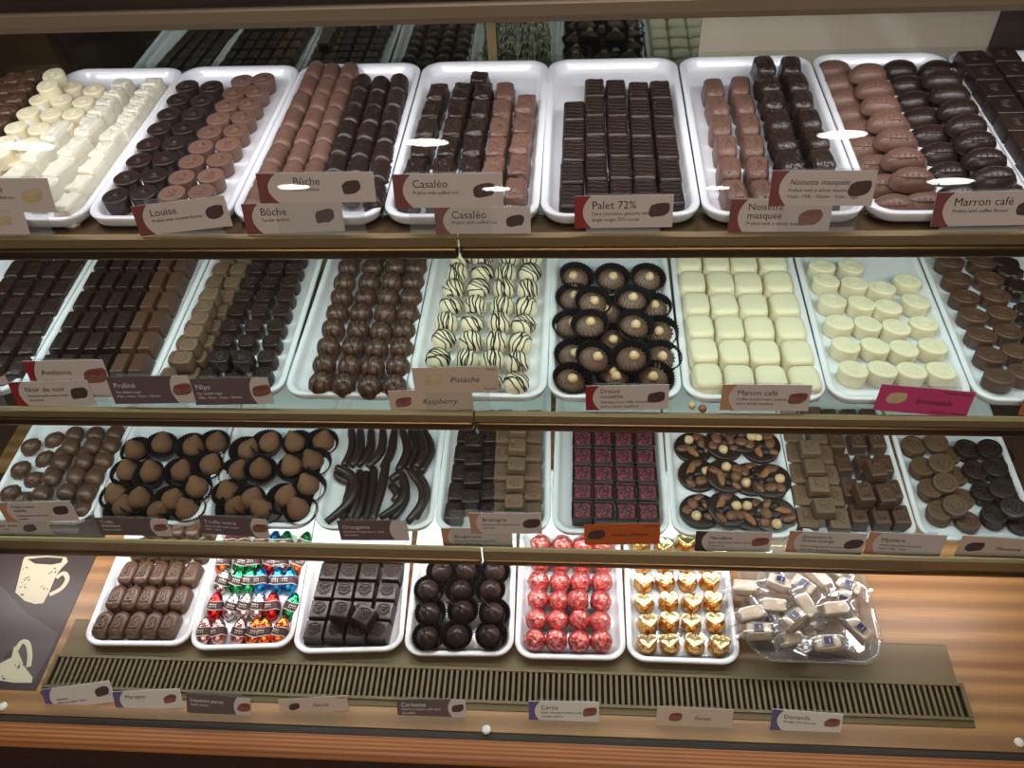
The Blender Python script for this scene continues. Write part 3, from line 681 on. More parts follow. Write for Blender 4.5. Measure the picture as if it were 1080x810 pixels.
# ================================================================ second shelf
a = lambda x, y: P('B0', x, y)
grid(2, 'bar_noir', [(a(-185, 550), a(60, 130), 6), (a(-100, 548), a(140, 132), 6), (a(-15, 546), a(222, 134), 6), (a(72, 545), a(302, 136), 6)], 'textured dark bar', 'the leftmost second-shelf tray', 'textured dark bars', extra=2, fity=.0275, jyaw=2.5)
grid(2, 'bar_dark', [(a(200, 538), a(440, 100), 6), (a(278, 537), a(508, 101), 6), (a(355, 536), a(575, 102), 6), (a(434, 535), a(640, 102), 6)], 'smooth dark bar', 'the smooth-bar tray', 'smooth dark bars', extra=2, fity=.0272, fitx=.0187, jyaw=1.)
grid(2, 'bar_milkd', [(a(512, 534), a(710, 102), 6), (a(588, 533), a(778, 103), 6)], 'smooth milk bar', 'the smooth-bar tray', 'smooth milk bars', extra=2, fity=.0272, fitx=.0187, jyaw=1.)
a = lambda x, y: P('B1', x, y)
grid(2, 'clover_tan', [(a(-128, 580), a(92, 130), 8), (a(-42, 580), a(168, 130), 8)], 'tan clover praline', 'the lower layer of the clover tray', 'tan clover pralines', extra=2, jyaw=4)
grid(2, 'clover_tan', [(a(-70, 513), a(42, 240), 6)], 'tan clover praline stacked on others', 'the clover tray', 'tan clover pralines', lift=.0172, jyaw=5)
grid(2, 'clover_dark', [(a(42, 578), a(242, 130), 8), (a(150, 578), a(325, 130), 8), (a(265, 576), a(402, 130), 8)], 'dark clover praline', 'the lower layer of the clover tray', 'dark clover pralines', extra=2, jyaw=4)
singles(2, 'clover_dark', [a(90, 508), a(185, 510)], 'dark clover praline stacked at the front', 'two on the clover tray', 'dark clover pralines', lift=.0172)
grid(2, 'ball_dark', [(a(510, 590), a(630, 100), 8), (a(612, 598), a(735, 98), 8), (a(718, 604), a(830, 98), 8), (a(825, 600), a(925, 98), 8)], 'drizzled dark ball', 'the dark truffle tray', 'drizzled dark truffle balls', extra=2, jyaw=30, jit=.0012)
a = lambda x, y: P('B2', x, y)
grid(2, 'ball_white', [(a(150, 570), a(250, 120), 7), (a(275, 576), a(352, 120), 7), (a(390, 580), a(460, 118), 7), (a(500, 590), a(562, 122), 7)], 'striped white ball', 'the white truffle tray', 'striped white truffle balls', extra=2, jyaw=40, jit=.0012)
# rosettes in cups
def cupped(row, key, pxs, look, cuplook, where, group, lift=0., tilt=(-.25, 0), cm=None, zoff=.0015, yaw=0., v=None, ptilt=False):
    for i, p in enumerate(pxs):
        top = onz(p, floor(row)+PR[key]['h']+zoff+lift)
        base = Vector((top.x, top.y, floor(row)+lift))
        t = (tilt[0]+math.radians(rnd.uniform(-6, 6)), tilt[1]+math.radians(rnd.uniform(-8, 8)))
        c = link('paper_cup', cm or CUPM, None, base, (t[0], t[1], rnd.uniform(0, 1)))
        tag(c, '%s, %s of %s' % (cuplook, ORD[i], where), 'paper cup', 'black paper cups')
        if ptilt: t = (rnd.uniform(-.55, -.2), rnd.choice((-1, 1))*rnd.uniform(.15, .5))
        put(key, None, '%s, %s of %s' % (look, ORD[i], where), group, yaw+math.radians(rnd.uniform(-25, 25)), t, base=base+Vector((0, -.001, zoff)), v=v)
b = lambda x, y: P('B3', x, y)
for nm, pl, up, lf in (('the front three from left', [a(735, 585), a(925, 580), b(240, 575)], 0, .0),
                   ('the raised pair behind the front three', [a(830, 490), b(150, 490)], 1, .016),
                   ('the outer pair behind the front three', [a(745, 480), b(272, 487)], 0, 0.),
                   ('the raised pair in mid tray', [a(822, 352), b(155, 352)], 1, .016),
                   ('the outer pair in mid tray', [a(738, 352), b(268, 378)], 0, 0.),
                   ('the raised pair before the back three', [a(828, 252), b(150, 245)], 1, .016),
                   ('the outer pair before the back three', [a(750, 235), b(243, 278)], 0, 0.),
                   ('the middle file of the tray', [(646, 388), (646, 352), (645, 322)], 0, 0.),
                   ('the back three from left', [a(755, 145), a(912, 150), b(212, 150)], 0, .004)):
    cupped(2, 'rosette', pl, 'piped rosette with hazelnut', 'black cup holding a rosette', nm, 'piped rosettes', lift=lf, tilt=(.10 if up else .14, 0))
grid(2, 'manon', [(b(475, 580), b(393, 88), 6), (b(608, 588), b(510, 92), 6), (b(745, 590), b(625, 92), 6), (b(888, 592), b(752, 90), 6)], 'rounded white square', 'the white square tray', 'rounded white squares', extra=2, fity=.0283, fitx=.0291, jyaw=2.5)
a = lambda x, y: P('B4', x, y)
grid(2, 'owhite', [(a(245, 560), a(130, 180), 5), (a(370, 562), a(250, 190), 5), (a(493, 566), a(365, 210), 5), (a(622, 567), a(478, 180), 5)], 'white oval praline', 'the white oval tray', 'white oval pralines', yaw=-.5, jyaw=9)
singles(2, 'owhite', [a(112, 118), a(235, 120)], 'white oval praline at the back', 'two by the rail in its tray', 'white oval pralines', yaw=-.5)
grid(2, 'odark', [(a(872, 590), a(660, 98), 7), (a(975, 570), a(800, 98), 7)], 'dark oval praline', 'the rightmost second-shelf tray', 'dark oval pralines', extra=1, jyaw=8, yaw=-.35)
singles(2, 'crinkle', [a(900, 100), a(920, 140), a(958, 205), a(985, 300), a(1020, 390), a(1060, 480)], 'crinkled dark round', 'six along the rightmost second-shelf tray', 'crinkled dark rounds', lift=.004, jyaw=30)
# ================================================================ third shelf
a = lambda x, y: P('C0', x, y)
grid(3, 'ridged', [(a(30, 345), a(120, 145), 3)], 'ridged shell praline', 'the upper layer in the heart tray', 'ridged shell pralines', lift=.008, jyaw=12, yaw=.6, tiltf=lambda c, i: (.15, -.3))
grid(3, 'ridged', [(a(85, 378), a(222, 118), 4)], 'ridged shell praline', 'the lower layer in the heart tray', 'ridged shell pralines', jyaw=15, yaw=.6, tiltf=lambda c, i: (.1, -.3))
grid(3, 'heart', [(a(120, 440), a(310, 98), 5), (a(235, 438), a(398, 98), 5), (a(345, 425), a(485, 92), 5)], 'smooth milk heart', 'the lower layer of the heart tray', 'smooth milk hearts', extra=1, jyaw=18, yaw=.7)
grid(3, 'heart', [(a(165, 352), a(290, 150), 4), (a(275, 346), a(385, 145), 4), (a(358, 352), a(468, 142), 4)], 'smooth milk heart', 'the upper layer of the heart tray', 'smooth milk hearts', lift=.008, jyaw=18, yaw=.7)
for tr, o, rows in (('second-from-left third-shelf', (0, 430), [[(495, 400), (640, 407), (780, 405)], [(562, 362), (702, 362), (825, 310)], [(622, 250), (745, 240), (865, 212)], [(662, 128), (797, 132), (895, 118)]]),
                    ('third-from-left third-shelf', (210, 430), [[(125, 395), (262, 402), (415, 404)], [(195, 360), (345, 350), (458, 302)], [(240, 230), (390, 222), (482, 195)], [(272, 118), (405, 120), (508, 112)]])):
    for k, rw in enumerate(rows):
        pl = [(o[0]+x/4.05, o[1]+y/4.05) for x, y in rw]
        cupped(3, 'drop', pl, 'cocoa-dusted truffle', 'black cup under a truffle', 'the three in row %s, %s tray' % (('one', 'two', 'three', 'four')[k], tr), 'cocoa truffles',
               lift=.0 if k == 0 else .006, tilt=(.14, .04), cm=CUPM, zoff=.002, ptilt=True)
    ex = [(478, 345), (520, 245), (565, 150)] if o[0] == 0 else [(108, 335), (142, 240), (180, 148)]
    cupped(3, 'drop', [(o[0]+x/4.05, o[1]+y/4.05) for x, y in ex], 'cocoa-dusted truffle', 'black cup under a truffle', 'the low three at the side, %s tray' % tr.replace(' third-shelf', ''), 'cocoa truffles', tilt=(.06, -.05), zoff=.0015, ptilt=True)
# peel sticks
a = lambda x, y: P('C1', x, y)
STK = [[(650, 95), (655, 170), (618, 250)], [(690, 95), (685, 190), (650, 250)], [(735, 95), (730, 180), (678, 248)], [(785, 95), (778, 180), (722, 252)], [(835, 95), (820, 190), (785, 255)], [(868, 95), (890, 180), (850, 268)], [(905, 95), (930, 170), (890, 262)], [(935, 95), (960, 180), (925, 255)], [(962, 100), (990, 180), (950, 275)]]
STF = [[(588, 256), (645, 285), (668, 345), (620, 425), (545, 488)], [(650, 315), (632, 400), (612, 475)], [(686, 272), (680, 370), (640, 480)], [(714, 278), (702, 380), (668, 482)], [(745, 258), (742, 360), (712, 484)], [(800, 235), (780, 340), (738, 490)], [(818, 310), (862, 285), (880, 350), (845, 420), (775, 470)], [(868, 300), (880, 390), (820, 482)], [(900, 268), (952, 340), (950, 410), (890, 490)], [(930, 275), (968, 360), (925, 470)], [(590, 275), (600, 300), (640, 320)], [(820, 330), (850, 370), (830, 400)]]
def stick(pl, z, label, r=.0060):
    w = smoothpath([onz(a(*p), z) for p in pl], 5)
    o0 = w[len(w)//2].copy(); bm = bmesh.new()
    tube(bm, [p-o0 for p in w], r, 9, lambda t: .72+.34*math.sin(PI*min(1, .12+t*.8)))
    wobble(bm, .0006, 140, len(w)+z*90, 0)
    o = link('dipped_peel_stick', finish(bm, 'dipped_peel_stick', 'dark'), None, o0)
    tag(o, label, 'chocolate', 'dipped peel sticks')
for i, pl in enumerate(STK): stick(pl, floor(3)+.0068+(.007 if i % 2 else 0), 'curved dark peel stick, %s from left in the back bundle' % ORD[i])
for i, pl in enumerate(STF): stick(pl, floor(3)+.0068+(.0085 if i in (0, 5, 6, 8) else 0), 'curved dark peel stick, %s from left in the front bundle' % ORD[i])
# swirl squares
a = lambda x, y: P('C2', x, y)
grid(3, 'bret_dark', [(a(238, 440), a(288, 110), 5), (a(380, 440), a(382, 112), 5)], 'dark swirl square', 'the lower layer of the swirl-square tray', 'dark swirl squares', extra=1, fity=.025, jyaw=2)
singles(3, 'bret_dark', [a(310, 375), a(317, 295), a(320, 215), a(324, 135)], 'dark swirl square stacked on others', 'four from the front in the swirl-square tray', 'dark swirl squares', lift=.0145, jyaw=3)
grid(3, 'bret_tan', [(a(428, 440), a(452, 112), 5), (a(572, 440), a(578, 112), 5)], 'tan swirl square', 'the lower layer of the swirl-square tray', 'tan swirl squares', extra=1, fity=.025, jyaw=2)
singles(3, 'bret_tan', [a(494, 395), a(498, 315), a(505, 235), a(508, 155), a(511, 80)], 'tan swirl square stacked on others', 'five from the front in the swirl-square tray', 'tan swirl squares', lift=.0145, jyaw=3)
grid(3, 'aube', [((613.8, 537), (614.5, 461), 5), ((637, 537.5), (635.6, 461.5), 5), ((660.9, 538), (657.5, 462), 5), ((684.5, 538.5), (679.5, 462), 5)], 'square dark cup of raspberry crumbs', 'the raspberry tray', 'square cups of raspberry crumbs', extra=1, fity=.0292, fitx=.0288, jyaw=1.)
a = lambda x, y: P('C3', x, y)
MD = [(440, 437, 0, (0, 0), 0), (660, 452, 0, (0, 0), 2), (555, 430, .005, (.1, .12), 1), (765, 460, .006, (.12, -.14), 0), (430, 283, 0, (.05, 0), 1), (655, 300, .0, (0, 0), 0), (550, 285, .006, (.08, .12), 2), (742, 308, .006, (.1, -.12), 1), (412, 165, 0, (0, 0), 2), (700, 160, .005, (.1, -.1), 2), (540, 150, .006, (.1, .1), 0), (620, 120, .010, (.05, 0), 1)]
for i, (x, y, lf, t, v) in enumerate(MD):
    put('mend', onz(a(x, y), floor(3)+.0062+lf), 'dark disc with nuts and dried fruit, %s of twelve from the front' % ORD[i], 'fruit and nut discs', rnd.uniform(-.5, .5), t, v=v)
a = lambda x, y: P('C4', x, y)
grid(3, 'alex', [(a(48, 465), a(-15, 105), 5), (a(182, 470), a(95, 110), 5)], 'tan loop-marked square', 'the lower layer of the block tray', 'tan loop-marked squares', extra=1, fity=.0255, jyaw=2)
singles(3, 'alex', [a(122, 415), a(98, 325), a(78, 245), a(60, 165)], 'tan loop-marked square stacked on others', 'four from the front in the block tray', 'tan loop-marked squares', lift=.0145, jyaw=3)
grid(3, 'myst', [(a(268, 450), a(172, 130), 4), (a(365, 455), a(262, 132), 4), (a(450, 455), a(345, 132), 4)], 'embossed milk block', 'the lower layer of the block tray', 'embossed milk blocks', extra=1, jyaw=2)
singles(3, 'myst', [a(295, 355), a(385, 360), a(345, 250)], 'embossed milk block stacked on others', 'three in the block tray', 'embossed milk blocks', lift=.019, jyaw=5, yaw=.05)
for lk, key, cl, up in (('tan ridged coin', 'coin_milk', [(a(612, 455), a(505, 170), 4), (a(735, 480), a(655, 195), 4)], [a(682, 412), a(640, 315), a(622, 232), (838.6+600/4.05-148+1.4+147, 463)]),
                    ('dark ridged coin', 'coin_dark', [(a(845, 470), a(730, 185), 4), (a(960, 490), a(880, 200), 4)], [a(930, 420), a(882, 340), a(852, 245), a(830, 170)])):
    for q, lf in (('bottom', 0), ('second', .0085)):
        grid(3, key, [(f, b_, n) if not lf else ((f[0], f[1]-4), (b_[0], b_[1]-3.5), n) for f, b_, n in cl[:1 if lf else 2]], lk, 'the %s layer of the coin tray' % q, lk+'s', jyaw=40, lift=lf, jit=.0008)
    if lk[0] == 't': up[3] = a(600, 142)
    singles(3, key, up, lk+' lying on top', 'four from the front in the coin tray', lk+'s', lift=.016, jyaw=30, tilt=lambda i: (.12, -.08))
# ================================================================ bottom deck
a = lambda x, y: P('D0', x, y)
grid(4, 'oblong', [(a(432, 348), a(542, 128), 3), (a(502, 350), a(608, 129), 3), (a(572, 351), a(672, 130), 3), (a(643, 352), a(738, 131), 3), (a(716, 353), a(812, 132), 3)], 'oblong milk swirl praline', 'the oblong tray', 'oblong swirl pralines', extra=2, fity=.0355, fitx=.0196, jyaw=2)
a = lambda x, y: P('D1', x, y)
EG = [((360, [25, 90, 155, 218, 283, 350]), 'pink pink pink orange orange orange'), ((250, [62, 127, 190, 252, 318, 375]), 'red silver silver silver red green'), ((142, [82, 147, 212, 270, 330, 392]), 'silver green green blue blue blue'), ((60, [105, 168, 230, 290, 350, 410]), 'orange green green red silver orange'), ((-15, [135, 195, 255, 315, 370, 428]), 'red red orange blue green green')]
for k, ((y, xs), cs) in enumerate(EG):
    for i, (x, c) in enumerate(zip(xs, cs.split())):
        put('egg_'+c, onz(a(x, y), floor(4)+.021), '%s foil egg with dark paper band, %s from left in row %s from front' % (c, ORD[i], ('one', 'two', 'three', 'four', 'five')[k]), 'foil eggs', -.06+rnd.uniform(-.10, .10)-(.25 if i == 5 and k == 0 else 0), (.42, rnd.uniform(-.5, .5)), sc=(1.06, 1.10, 1.08))
grid(4, 'leafsq', [(a(490, 378), a(552, 128), 4), (a(580, 380), a(638, 130), 4), (a(672, 382), a(726, 132), 4), (a(765, 384), a(820, 134), 4)], 'thick dark leaf-marked square', 'the thick-square tray', 'thick leaf-marked squares', extra=1, fity=.0290, fitx=.0292, jyaw=.8)
o = singles(4, 'leafsq', [a(604, 290), a(700, 312)], 'thick dark leaf-marked square lying on others', 'two in the thick-square tray', 'thick leaf-marked squares', lift=.0195, yaw=-.1, jyaw=1)
o[1].rotation_euler = (0, .06, -.42)
a = lambda x, y: P('D2', x, y)
for k, rw in enumerate([[(122, 392), (245, 385), (393, 385)], [(133, 290), (272, 280), (408, 290)], [(128, 190), (260, 190), (388, 190)], [(180, 112), (290, 108), (410, 112)]]):
    for i, p in enumerate(rw):
        top = onz(a(*p), floor(4)+.026); base = Vector((top.x, top.y, floor(4)))
        c = link('paper_cup', CUPM, None, base, (.06, 0, rnd.uniform(0, 1)))
        w = '%s from left in row %s of the cherry tray' % (ORD[i], ('one', 'two', 'three', 'four')[k])
        tag(c, 'black pleated cup, '+w, 'paper cup', 'black paper cups')
        put('cherry', None, 'dark dipped cherry with stem, '+w, 'dipped cherries', rnd.uniform(-.3, .3), (.16, rnd.uniform(-.15, .15)), base=base+Vector((0, 0, .0015)), v=((1, 3, 1), (0, 2, 0), (3, 1, 3), (1, 3, 1))[k][i])
grid(4, 'fball', [(a(585, 405), a(600, 150), 4), (a(677, 407), a(692, 152), 4), (a(773, 410), a(782, 154), 4), (a(866, 412), a(870, 156), 4)], 'red foil ball', 'the red ball tray', 'red foil balls', extra=2, jyaw=90, jit=.0012, skip=((2, 2),))
singles(4, 'fball', [a(768, 232)], 'red foil ball sitting raised above others', 'the red ball tray', 'red foil balls', lift=.008)
a = lambda x, y: P('D3', x, y)
grid(4, 'gold', [(a(217, 418), a(200, 155), 4), (a(317, 418), a(297, 156), 4), (a(418, 420), a(391, 154), 4), (a(524, 420), a(486, 156), 4)], 'gold foil heart', 'the gold heart tray', 'gold foil hearts', extra=2, jyaw=14, jit=.0010, scz=1.22, tiltf=lambda c, i: (.12+.1*math.sin(c*3+i), .1*math.sin(c*5+i*2)))
# clear tub of wrapped nougat
def tubmesh():
    bm = bmesh.new(); W, L = .172, .20; rings = []
    for ins, z in ((.014, 0), (.010, .002), (.004, .016), (.002, .020), (-.002, .022), (-.003, .0235), (.001, .0245), (.0045, .0225), (.006, .018), (.012, .0045), (.016, .003)):
        rings.append([(x, y+L/2, z) for x, y in rrect(W-2*ins, L-2*ins, .034-ins*.5, 8)])
    loft(bm, rings); return finish(bm, 'clear_tub', 'tub')
pb = onz((860, 692), DECK)
o = link('clear_tub', tubmesh(), None, (onz((856, 660), DECK+.024).x, .502, DECK))
tag(o, 'clear plastic tub heaped with wrapped nougat on the bottom deck', 'tub')
a = lambda x, y: (630+x/4.05, 570+y/4.05)
NG = [(665, 300, .55, .012, 0), (755, 262, .3, .016, 0), (900, 258, -.85, .034, 0), (850, 328, -.95, .030, 1), (700, 382, 1.5, .020, 1), (825, 402, .7, .012, 0), (990, 425, 1.62, .022, 1), (1015, 275, .5, .026, 0), (1120, 362, .75, .016, 1),
      (1060, 245, -.4, .016, 1), (780, 175, 1.2, .024, 1), (640, 190, .2, .016, 0), (890, 180, .8, .030, 1), (950, 150, -.6, .036, 0), (740, 330, 1.9, .004, 1), (900, 420, 1.4, .006, 0), (1080, 180, 1.1, .016, 1), (760, 120, .4, .02, 1), (1010, 110, .9, .02, 1)]
NGW = ['%s from the front' % w for w in ('eighth', 'eleventh', 'twelfth', 'sixth', 'fourth', 'third', 'first', 'tenth', 'fifth', 'thirteenth', 'sixteenth', 'fourteenth', 'fifteenth', 'seventeenth', 'seventh', 'second', 'eighteenth', 'nineteenth', 'twentieth', 'last')]
for i, (x, y, rz, z, lab) in enumerate(NG):
    o = put('nougat', onz(a(x, y), DECK+.012+z+.0175), 'cream nougat in clear twist wrapper%s, %s in the tub' % (' with violet label' if lab else '', NGW[i]), 'wrapped nougats', rz+1.2 if not lab else rz, (rnd.uniform(-.25, .3), rnd.uniform(-.25, .25)), sc=(.88, .88, .88), v=i)
    if not lab:
        for ch in list(o.children):
            if ch.name.split('.')[0] in ('printed_label', 'label_mark'): bpy.data.objects.remove(ch)
# ================================================================ CASE
# deck of light oak
me = boxmesh('deck', 'wood', XL, XR, .405, 1.16, DECK-.022, DECK-.0016)
deck = struct('floor', me); deck['label'] = 'light oak laminate bottom deck of the case'
# bronze tray plate and slotted grille
g = empty('air_grille', (0, 0, DECK-.0016))
tag(g, 'bronze plate with long slotted air grille in front of the bottom trays', 'grille')
PX0, PX1 = -.712, .498
link('tray_plate', extrude_yz('tray_plate', 'grille', [(.488, 0), (.488, .0011), (.541, .0011), (.5425, 0)], PX0, PX1), g)
bm = bmesh.new(); GX0, GX1, GY0, GY1 = -.716, .503, .4405, .4880
box(bm, GX0, GX1, GY1-.004, GY1, .0002, .0052); box(bm, GX0, GX1, GY0, GY0+.004, .0002, .0042)
box(bm, GX0, GX0+.005, GY0+.004, GY1-.004, .0002, .0048); box(bm, GX1-.005, GX1, GY0+.004, GY1-.004, .0002, .0048)
ns = 160; pitch = (GX1-GX0-.010)/ns
for i in range(1, ns):
    x = GX0+.005+pitch*i; box(bm, x-.0017, x+.0017, GY0+.004, GY1-.004, .0012, .0044)
link('slotted_grating', finish(bm, 'slotted_grating', 'grille', False), g)
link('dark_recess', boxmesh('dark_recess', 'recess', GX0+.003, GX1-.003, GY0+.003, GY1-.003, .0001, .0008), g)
link('front_edge', extrude_yz('front_edge', 'grille', [(.4325, 0), (.4325, .0012), (.4405, .0022), (.4405, 0)], GX0, GX1), g)
# sole of the case front: gasket, nosing, slatted panel
struct('trim_1', boxmesh('gasket', 'gasket', XL, XR, .3955, .404, DECK-.02, DECK-.0035))
prof = [(.395, DECK-.004)]+[(.380-.012*math.sin(a), DECK-.016+.012*math.cos(a)) for a in [k*PI/12 for k in range(0, 13)]]+[(.395, DECK-.028)]
struct('trim_2', extrude_yz('nosing', 'trim', prof, XL-.3, XR+.5))
bm = bmesh.new()
box(bm, XL-.3, XR+.5, .384, .40, DECK-.45, DECK-.028)
for k in range(9):
    z = DECK-.034-k*.011; box(bm, XL-.3, XR+.5, .372+.001*k*0, .384, z-.0085, z)
struct('wall_front', finish(bm, 'slats', 'panelw', False))
# side walls, back
struct('wall_left', boxmesh('side', 'panelw', XL-.03, XL, .40, 1.16, DECK-.02, CAMZ-.29))
struct('wall_right', boxmesh('side', 'panelw', XR, XR+.03, .40, 1.16, DECK-.02, CAMZ-.29))
BY = 1.105
struct('wall_back', boxmesh('back', 'dkwood', XL-.3, XR+.4, BY+.10, BY+.12, DECK-.02, CAMZ-.1))
gl = struct('window_2', boxmesh('rear_glass', 'rearglass', -.715, .535, BY, BY+.004, DECK, CAMZ-.20)); gl['label'] = 'tinted sliding glass at the back of the case'
XP = ony((519, 45), BY-.006).x
struct('trim_3', boxmesh('post', 'bronze', XP-.006, XP+.006, BY-.010, BY-.001, DECK, CAMZ-.25))
struct('trim_4', boxmesh('post', 'bronzed', -.80, -.7155, BY-.02, BY+.004, DECK, CAMZ-.25))
struct('trim_5', boxmesh('post', 'dkwood', .5355, .60, BY-.012, BY+.004, DECK, CAMZ-.25))
struct('trim_6', boxmesh('post', 'bronze', .6005, .64, BY-.02, BY+.004, DECK, CAMZ-.25))
x0, x1 = ony((737, 45), BY+.006).x, ony((1046, 30), BY+.006).x
o = link('stuck_sheet', boxmesh('stuck_sheet', 'beige', x0, x1, BY-.0012, BY-.0002, CAMZ-.58, CAMZ-.42))  # paper stuck flat against the rear glass
tag(o, 'beige sheet stuck on the rear glass above the top shelf', 'paper')
# counter top rail
pr = [(.672, 0), (.664, .002), (.661, .008), (.661, .017), (.664, .022), (.70, .0225), (.70, 0)]
BZ = CAMZ-.2945
o = struct('beam', extrude_yz('beam', 'beamp', [(y, z+BZ) for y, z in pr], XL-.2, XR+.4))
struct('trim_7', boxmesh('top', 'dkwood', XL-.2, XR+.4, .655, 1.14, BZ+.0235, BZ+.045))
# shelves
JP = {1: (484, 262), 2: (501, 450), 3: (510, 597)}
RY = {1: .6465, 2: .607, 3: .568}
ORDS = {1: 'top', 2: 'second', 3: 'third'}
for r in (1, 2, 3):
    s = empty('glass_shelf', (0, RY[r], SHELF[r]-.0005))
    tag(s, 'glass %s shelf with bronze front rails, under the white trays' % ORDS[r], 'shelf', 'glass shelves')
    link('glass_pane', boxmesh('glass_pane', 'shelfglass', XL+.001, XR-.001, .002, 1.012-RY[r], -.006, 0), s)
    ub = .0105 if r < 3 else .0195
    xj = ony(JP[r], RY[r]-.004).x; lip = .021 if r < 3 else .0285
    for a0, a1 in ((XL+.001, xj-.0012), (xj+.0012, XR-.001)):
        f = link('front_rail', extrude_yz('front_rail', 'bronze', [(.0016, .0), (.0016, .0022), (-.001, .0022), (-.0045, .0005), (-.0050, .0015-ub), (-.004, -ub), (.0016, -ub)], a0, a1), s)
        if r == 1: link('rail_flange', boxmesh('rail_flange', 'bronzed', a0, a1, .0017, .032, .0002, .0008), f)
        b = bmesh.new(); box(b, a0, a1, -.0062, .004, -lip-.004, -ub-.0005)
        bmesh.ops.bevel(b, geom=b.edges[:], offset=.0034, segments=3, affect='EDGES', profile=.5)
        link('rail_lip', finish(b, 'rail_lip', 'bronzed', True), f)
# front glass
GB, GT = Vector((0, .3965, DECK-.012)), Vector((0, .668, BZ+.001))
def panemesh():
    bm = bmesh.new(); n = Vector((0, -(GT-GB).z, (GT-GB).y)).normalized()*.005
    v = []
    for x in (XL, XR):
        for p in (GB, GT):
            for o_ in (Vector(), n): v.append(bm.verts.new((x, p.y+o_.y, p.z+o_.z)))
    for q in ((0, 1, 3, 2), (4, 6, 7, 5), (0, 4, 5, 1), (2, 3, 7, 6), (0, 2, 6, 4), (1, 5, 7, 3)): bm.faces.new([v[i] for i in q])
    return finish(bm, 'front_glass', 'pane', False)
w = struct('window_1', panemesh()); w['label'] = 'slanted front glass of the case'
# screw caps
for p, wh in (((513, 769.5), 'in the middle of the front ledge'), ((1075, 783), 'at one end of the front ledge by the side wall'), ((3, 745), 'on the front ledge below the mug print')):
    q = onz(p, DECK)
    bm = bmesh.new(); solid(bm, R_ell(.0058, .0058, 20), [(0, 0), (0, .002), (.001, .0034), (.003, .004)])
    o = link('screw_cap', finish(bm, 'screw_cap', 'screw'), None, (q.x, q.y, DECK-.0016)); tag(o, 'round white screw cap '+wh, 'screw cap', 'white screw caps')
# dark printed sheet with mugs, lying on the deck
ps = empty('printed_sheet', (0, 0, DECK-.0016))
tag(ps, 'dark brown sheet printed with cream mugs lying on the deck corner', 'printed sheet')
link('sheet', boxmesh('sheet', 'poster', XL+.002, -.724, .437, .80, 0, .0007), ps)
def onsheet(p): q = onz(p, DECK-.0009); return (q.x, q.y)
bm = bmesh.new(); q = [onsheet(p) for p in ((-20, 598), (5, 622), (30, 648), (62, 668), (52, 690), (36, 717), (-20, 717))]
flat(bm, q, .0007, .0009); link('pale_arc', finish(bm, 'pale_arc', 'posterl', False), ps)  # paler violet-grey arc across part of the sheet
def mug(cid, body, rimo, rimi, handle, specks, name):
    bm = bmesh.new(); flat(bm, [onsheet(P(cid, *p)) for p in body], .0009, .0011)
    o = link(name, finish(bm, name, 'mugp', False), ps)
    bm = bmesh.new(); flat(bm, [onsheet(P(cid, *p)) for p in rimi], .0011, .0013); link('printed_coffee', finish(bm, 'printed_coffee', 'poster', False), o)
    bm = bmesh.new(); pts = [Vector((*onsheet(P(cid, *p)), .0009)) for p in handle]
    tube(bm, smoothpath(pts, 4), .0034, 4); 
    for v in bm.verts: v.co.z = .0009 if v.co.z < .0009 else min(v.co.z, .0012)
    link('printed_handle', finish(bm, 'printed_handle', 'mugp', False), o)
    bm = bmesh.new()
    for (x, y) in specks:
        for _ in range(5):
            c = onsheet(P(cid, x+rnd.uniform(-14, 14), y+rnd.uniform(-12, 12))); s_ = rnd.uniform(.0006, .0015)
            flat(bm, [(c[0]+s_*math.cos(t)*rnd.uniform(.6, 1.6), c[1]+s_*math.sin(t)) for t in (0, 1.2, 2.5, 3.8, 5)], .0011, .0013)
    link('printed_specks', finish(bm, 'printed_specks', 'dkbrownp', False), o)
mug('D0', [(100, 82), (108, 70), (200, 66), (284, 72), (290, 92), (262, 120), (240, 150), (208, 225), (185, 268), (150, 272), (105, 258), (66, 222)], None, [(118, 80), (200, 72), (270, 76), (262, 96), (220, 104), (150, 100)], [(240, 160), (272, 140), (288, 165), (262, 205), (212, 232)], [(115, 120), (112, 160), (95, 190), (225, 130), (190, 200), (90, 230)], 'printed_mug')
mug('D0', [(-8, 530), (50, 500), (62, 450), (80, 480), (105, 540), (140, 585), (136, 608), (60, 608), (-5, 598)], None, [(12, 505), (40, 470), (56, 468), (44, 500)], [(70, 470), (92, 434), (118, 440), (128, 490), (122, 540)], [(75, 535), (90, 530), (20, 590)], 'printed_mug')
# ================================================================ PRICE CARDS
def textmesh(s, size, m, shear=0., align='LEFT'):
    cu = bpy.data.curves.new('lettering', 'FONT'); cu.body = s; cu.size = size; cu.shear = shear; cu.align_x = align; cu.extrude = .00006; cu.resolution_u = 2; cu.space_line = .9
    o = bpy.data.objects.new('t', cu); COL.objects.link(o)
    bpy.context.view_layer.update()
    me = bpy.data.meshes.new_from_object(o.evaluated_get(bpy.context.evaluated_depsgraph_get()))
    bpy.data.objects.remove(o); me.materials.clear(); me.materials.append(M[m]); me.name = 'lettering'
    return me
def upright(me):           # x stays, y -> z, z -> -y  (a sheet drawn in XY stood up to face the shop)
    me.transform(Matrix(((1, 0, 0, 0), (0, 0, -1, 0), (0, 1, 0, 0), (0, 0, 0, 1)))); return me
def part2d(name, m, pts, z0, z1, parent):
    bm = bmesh.new(); flat(bm, pts, z0, z1); return link(name, upright(finish(bm, name, m, False)), parent)
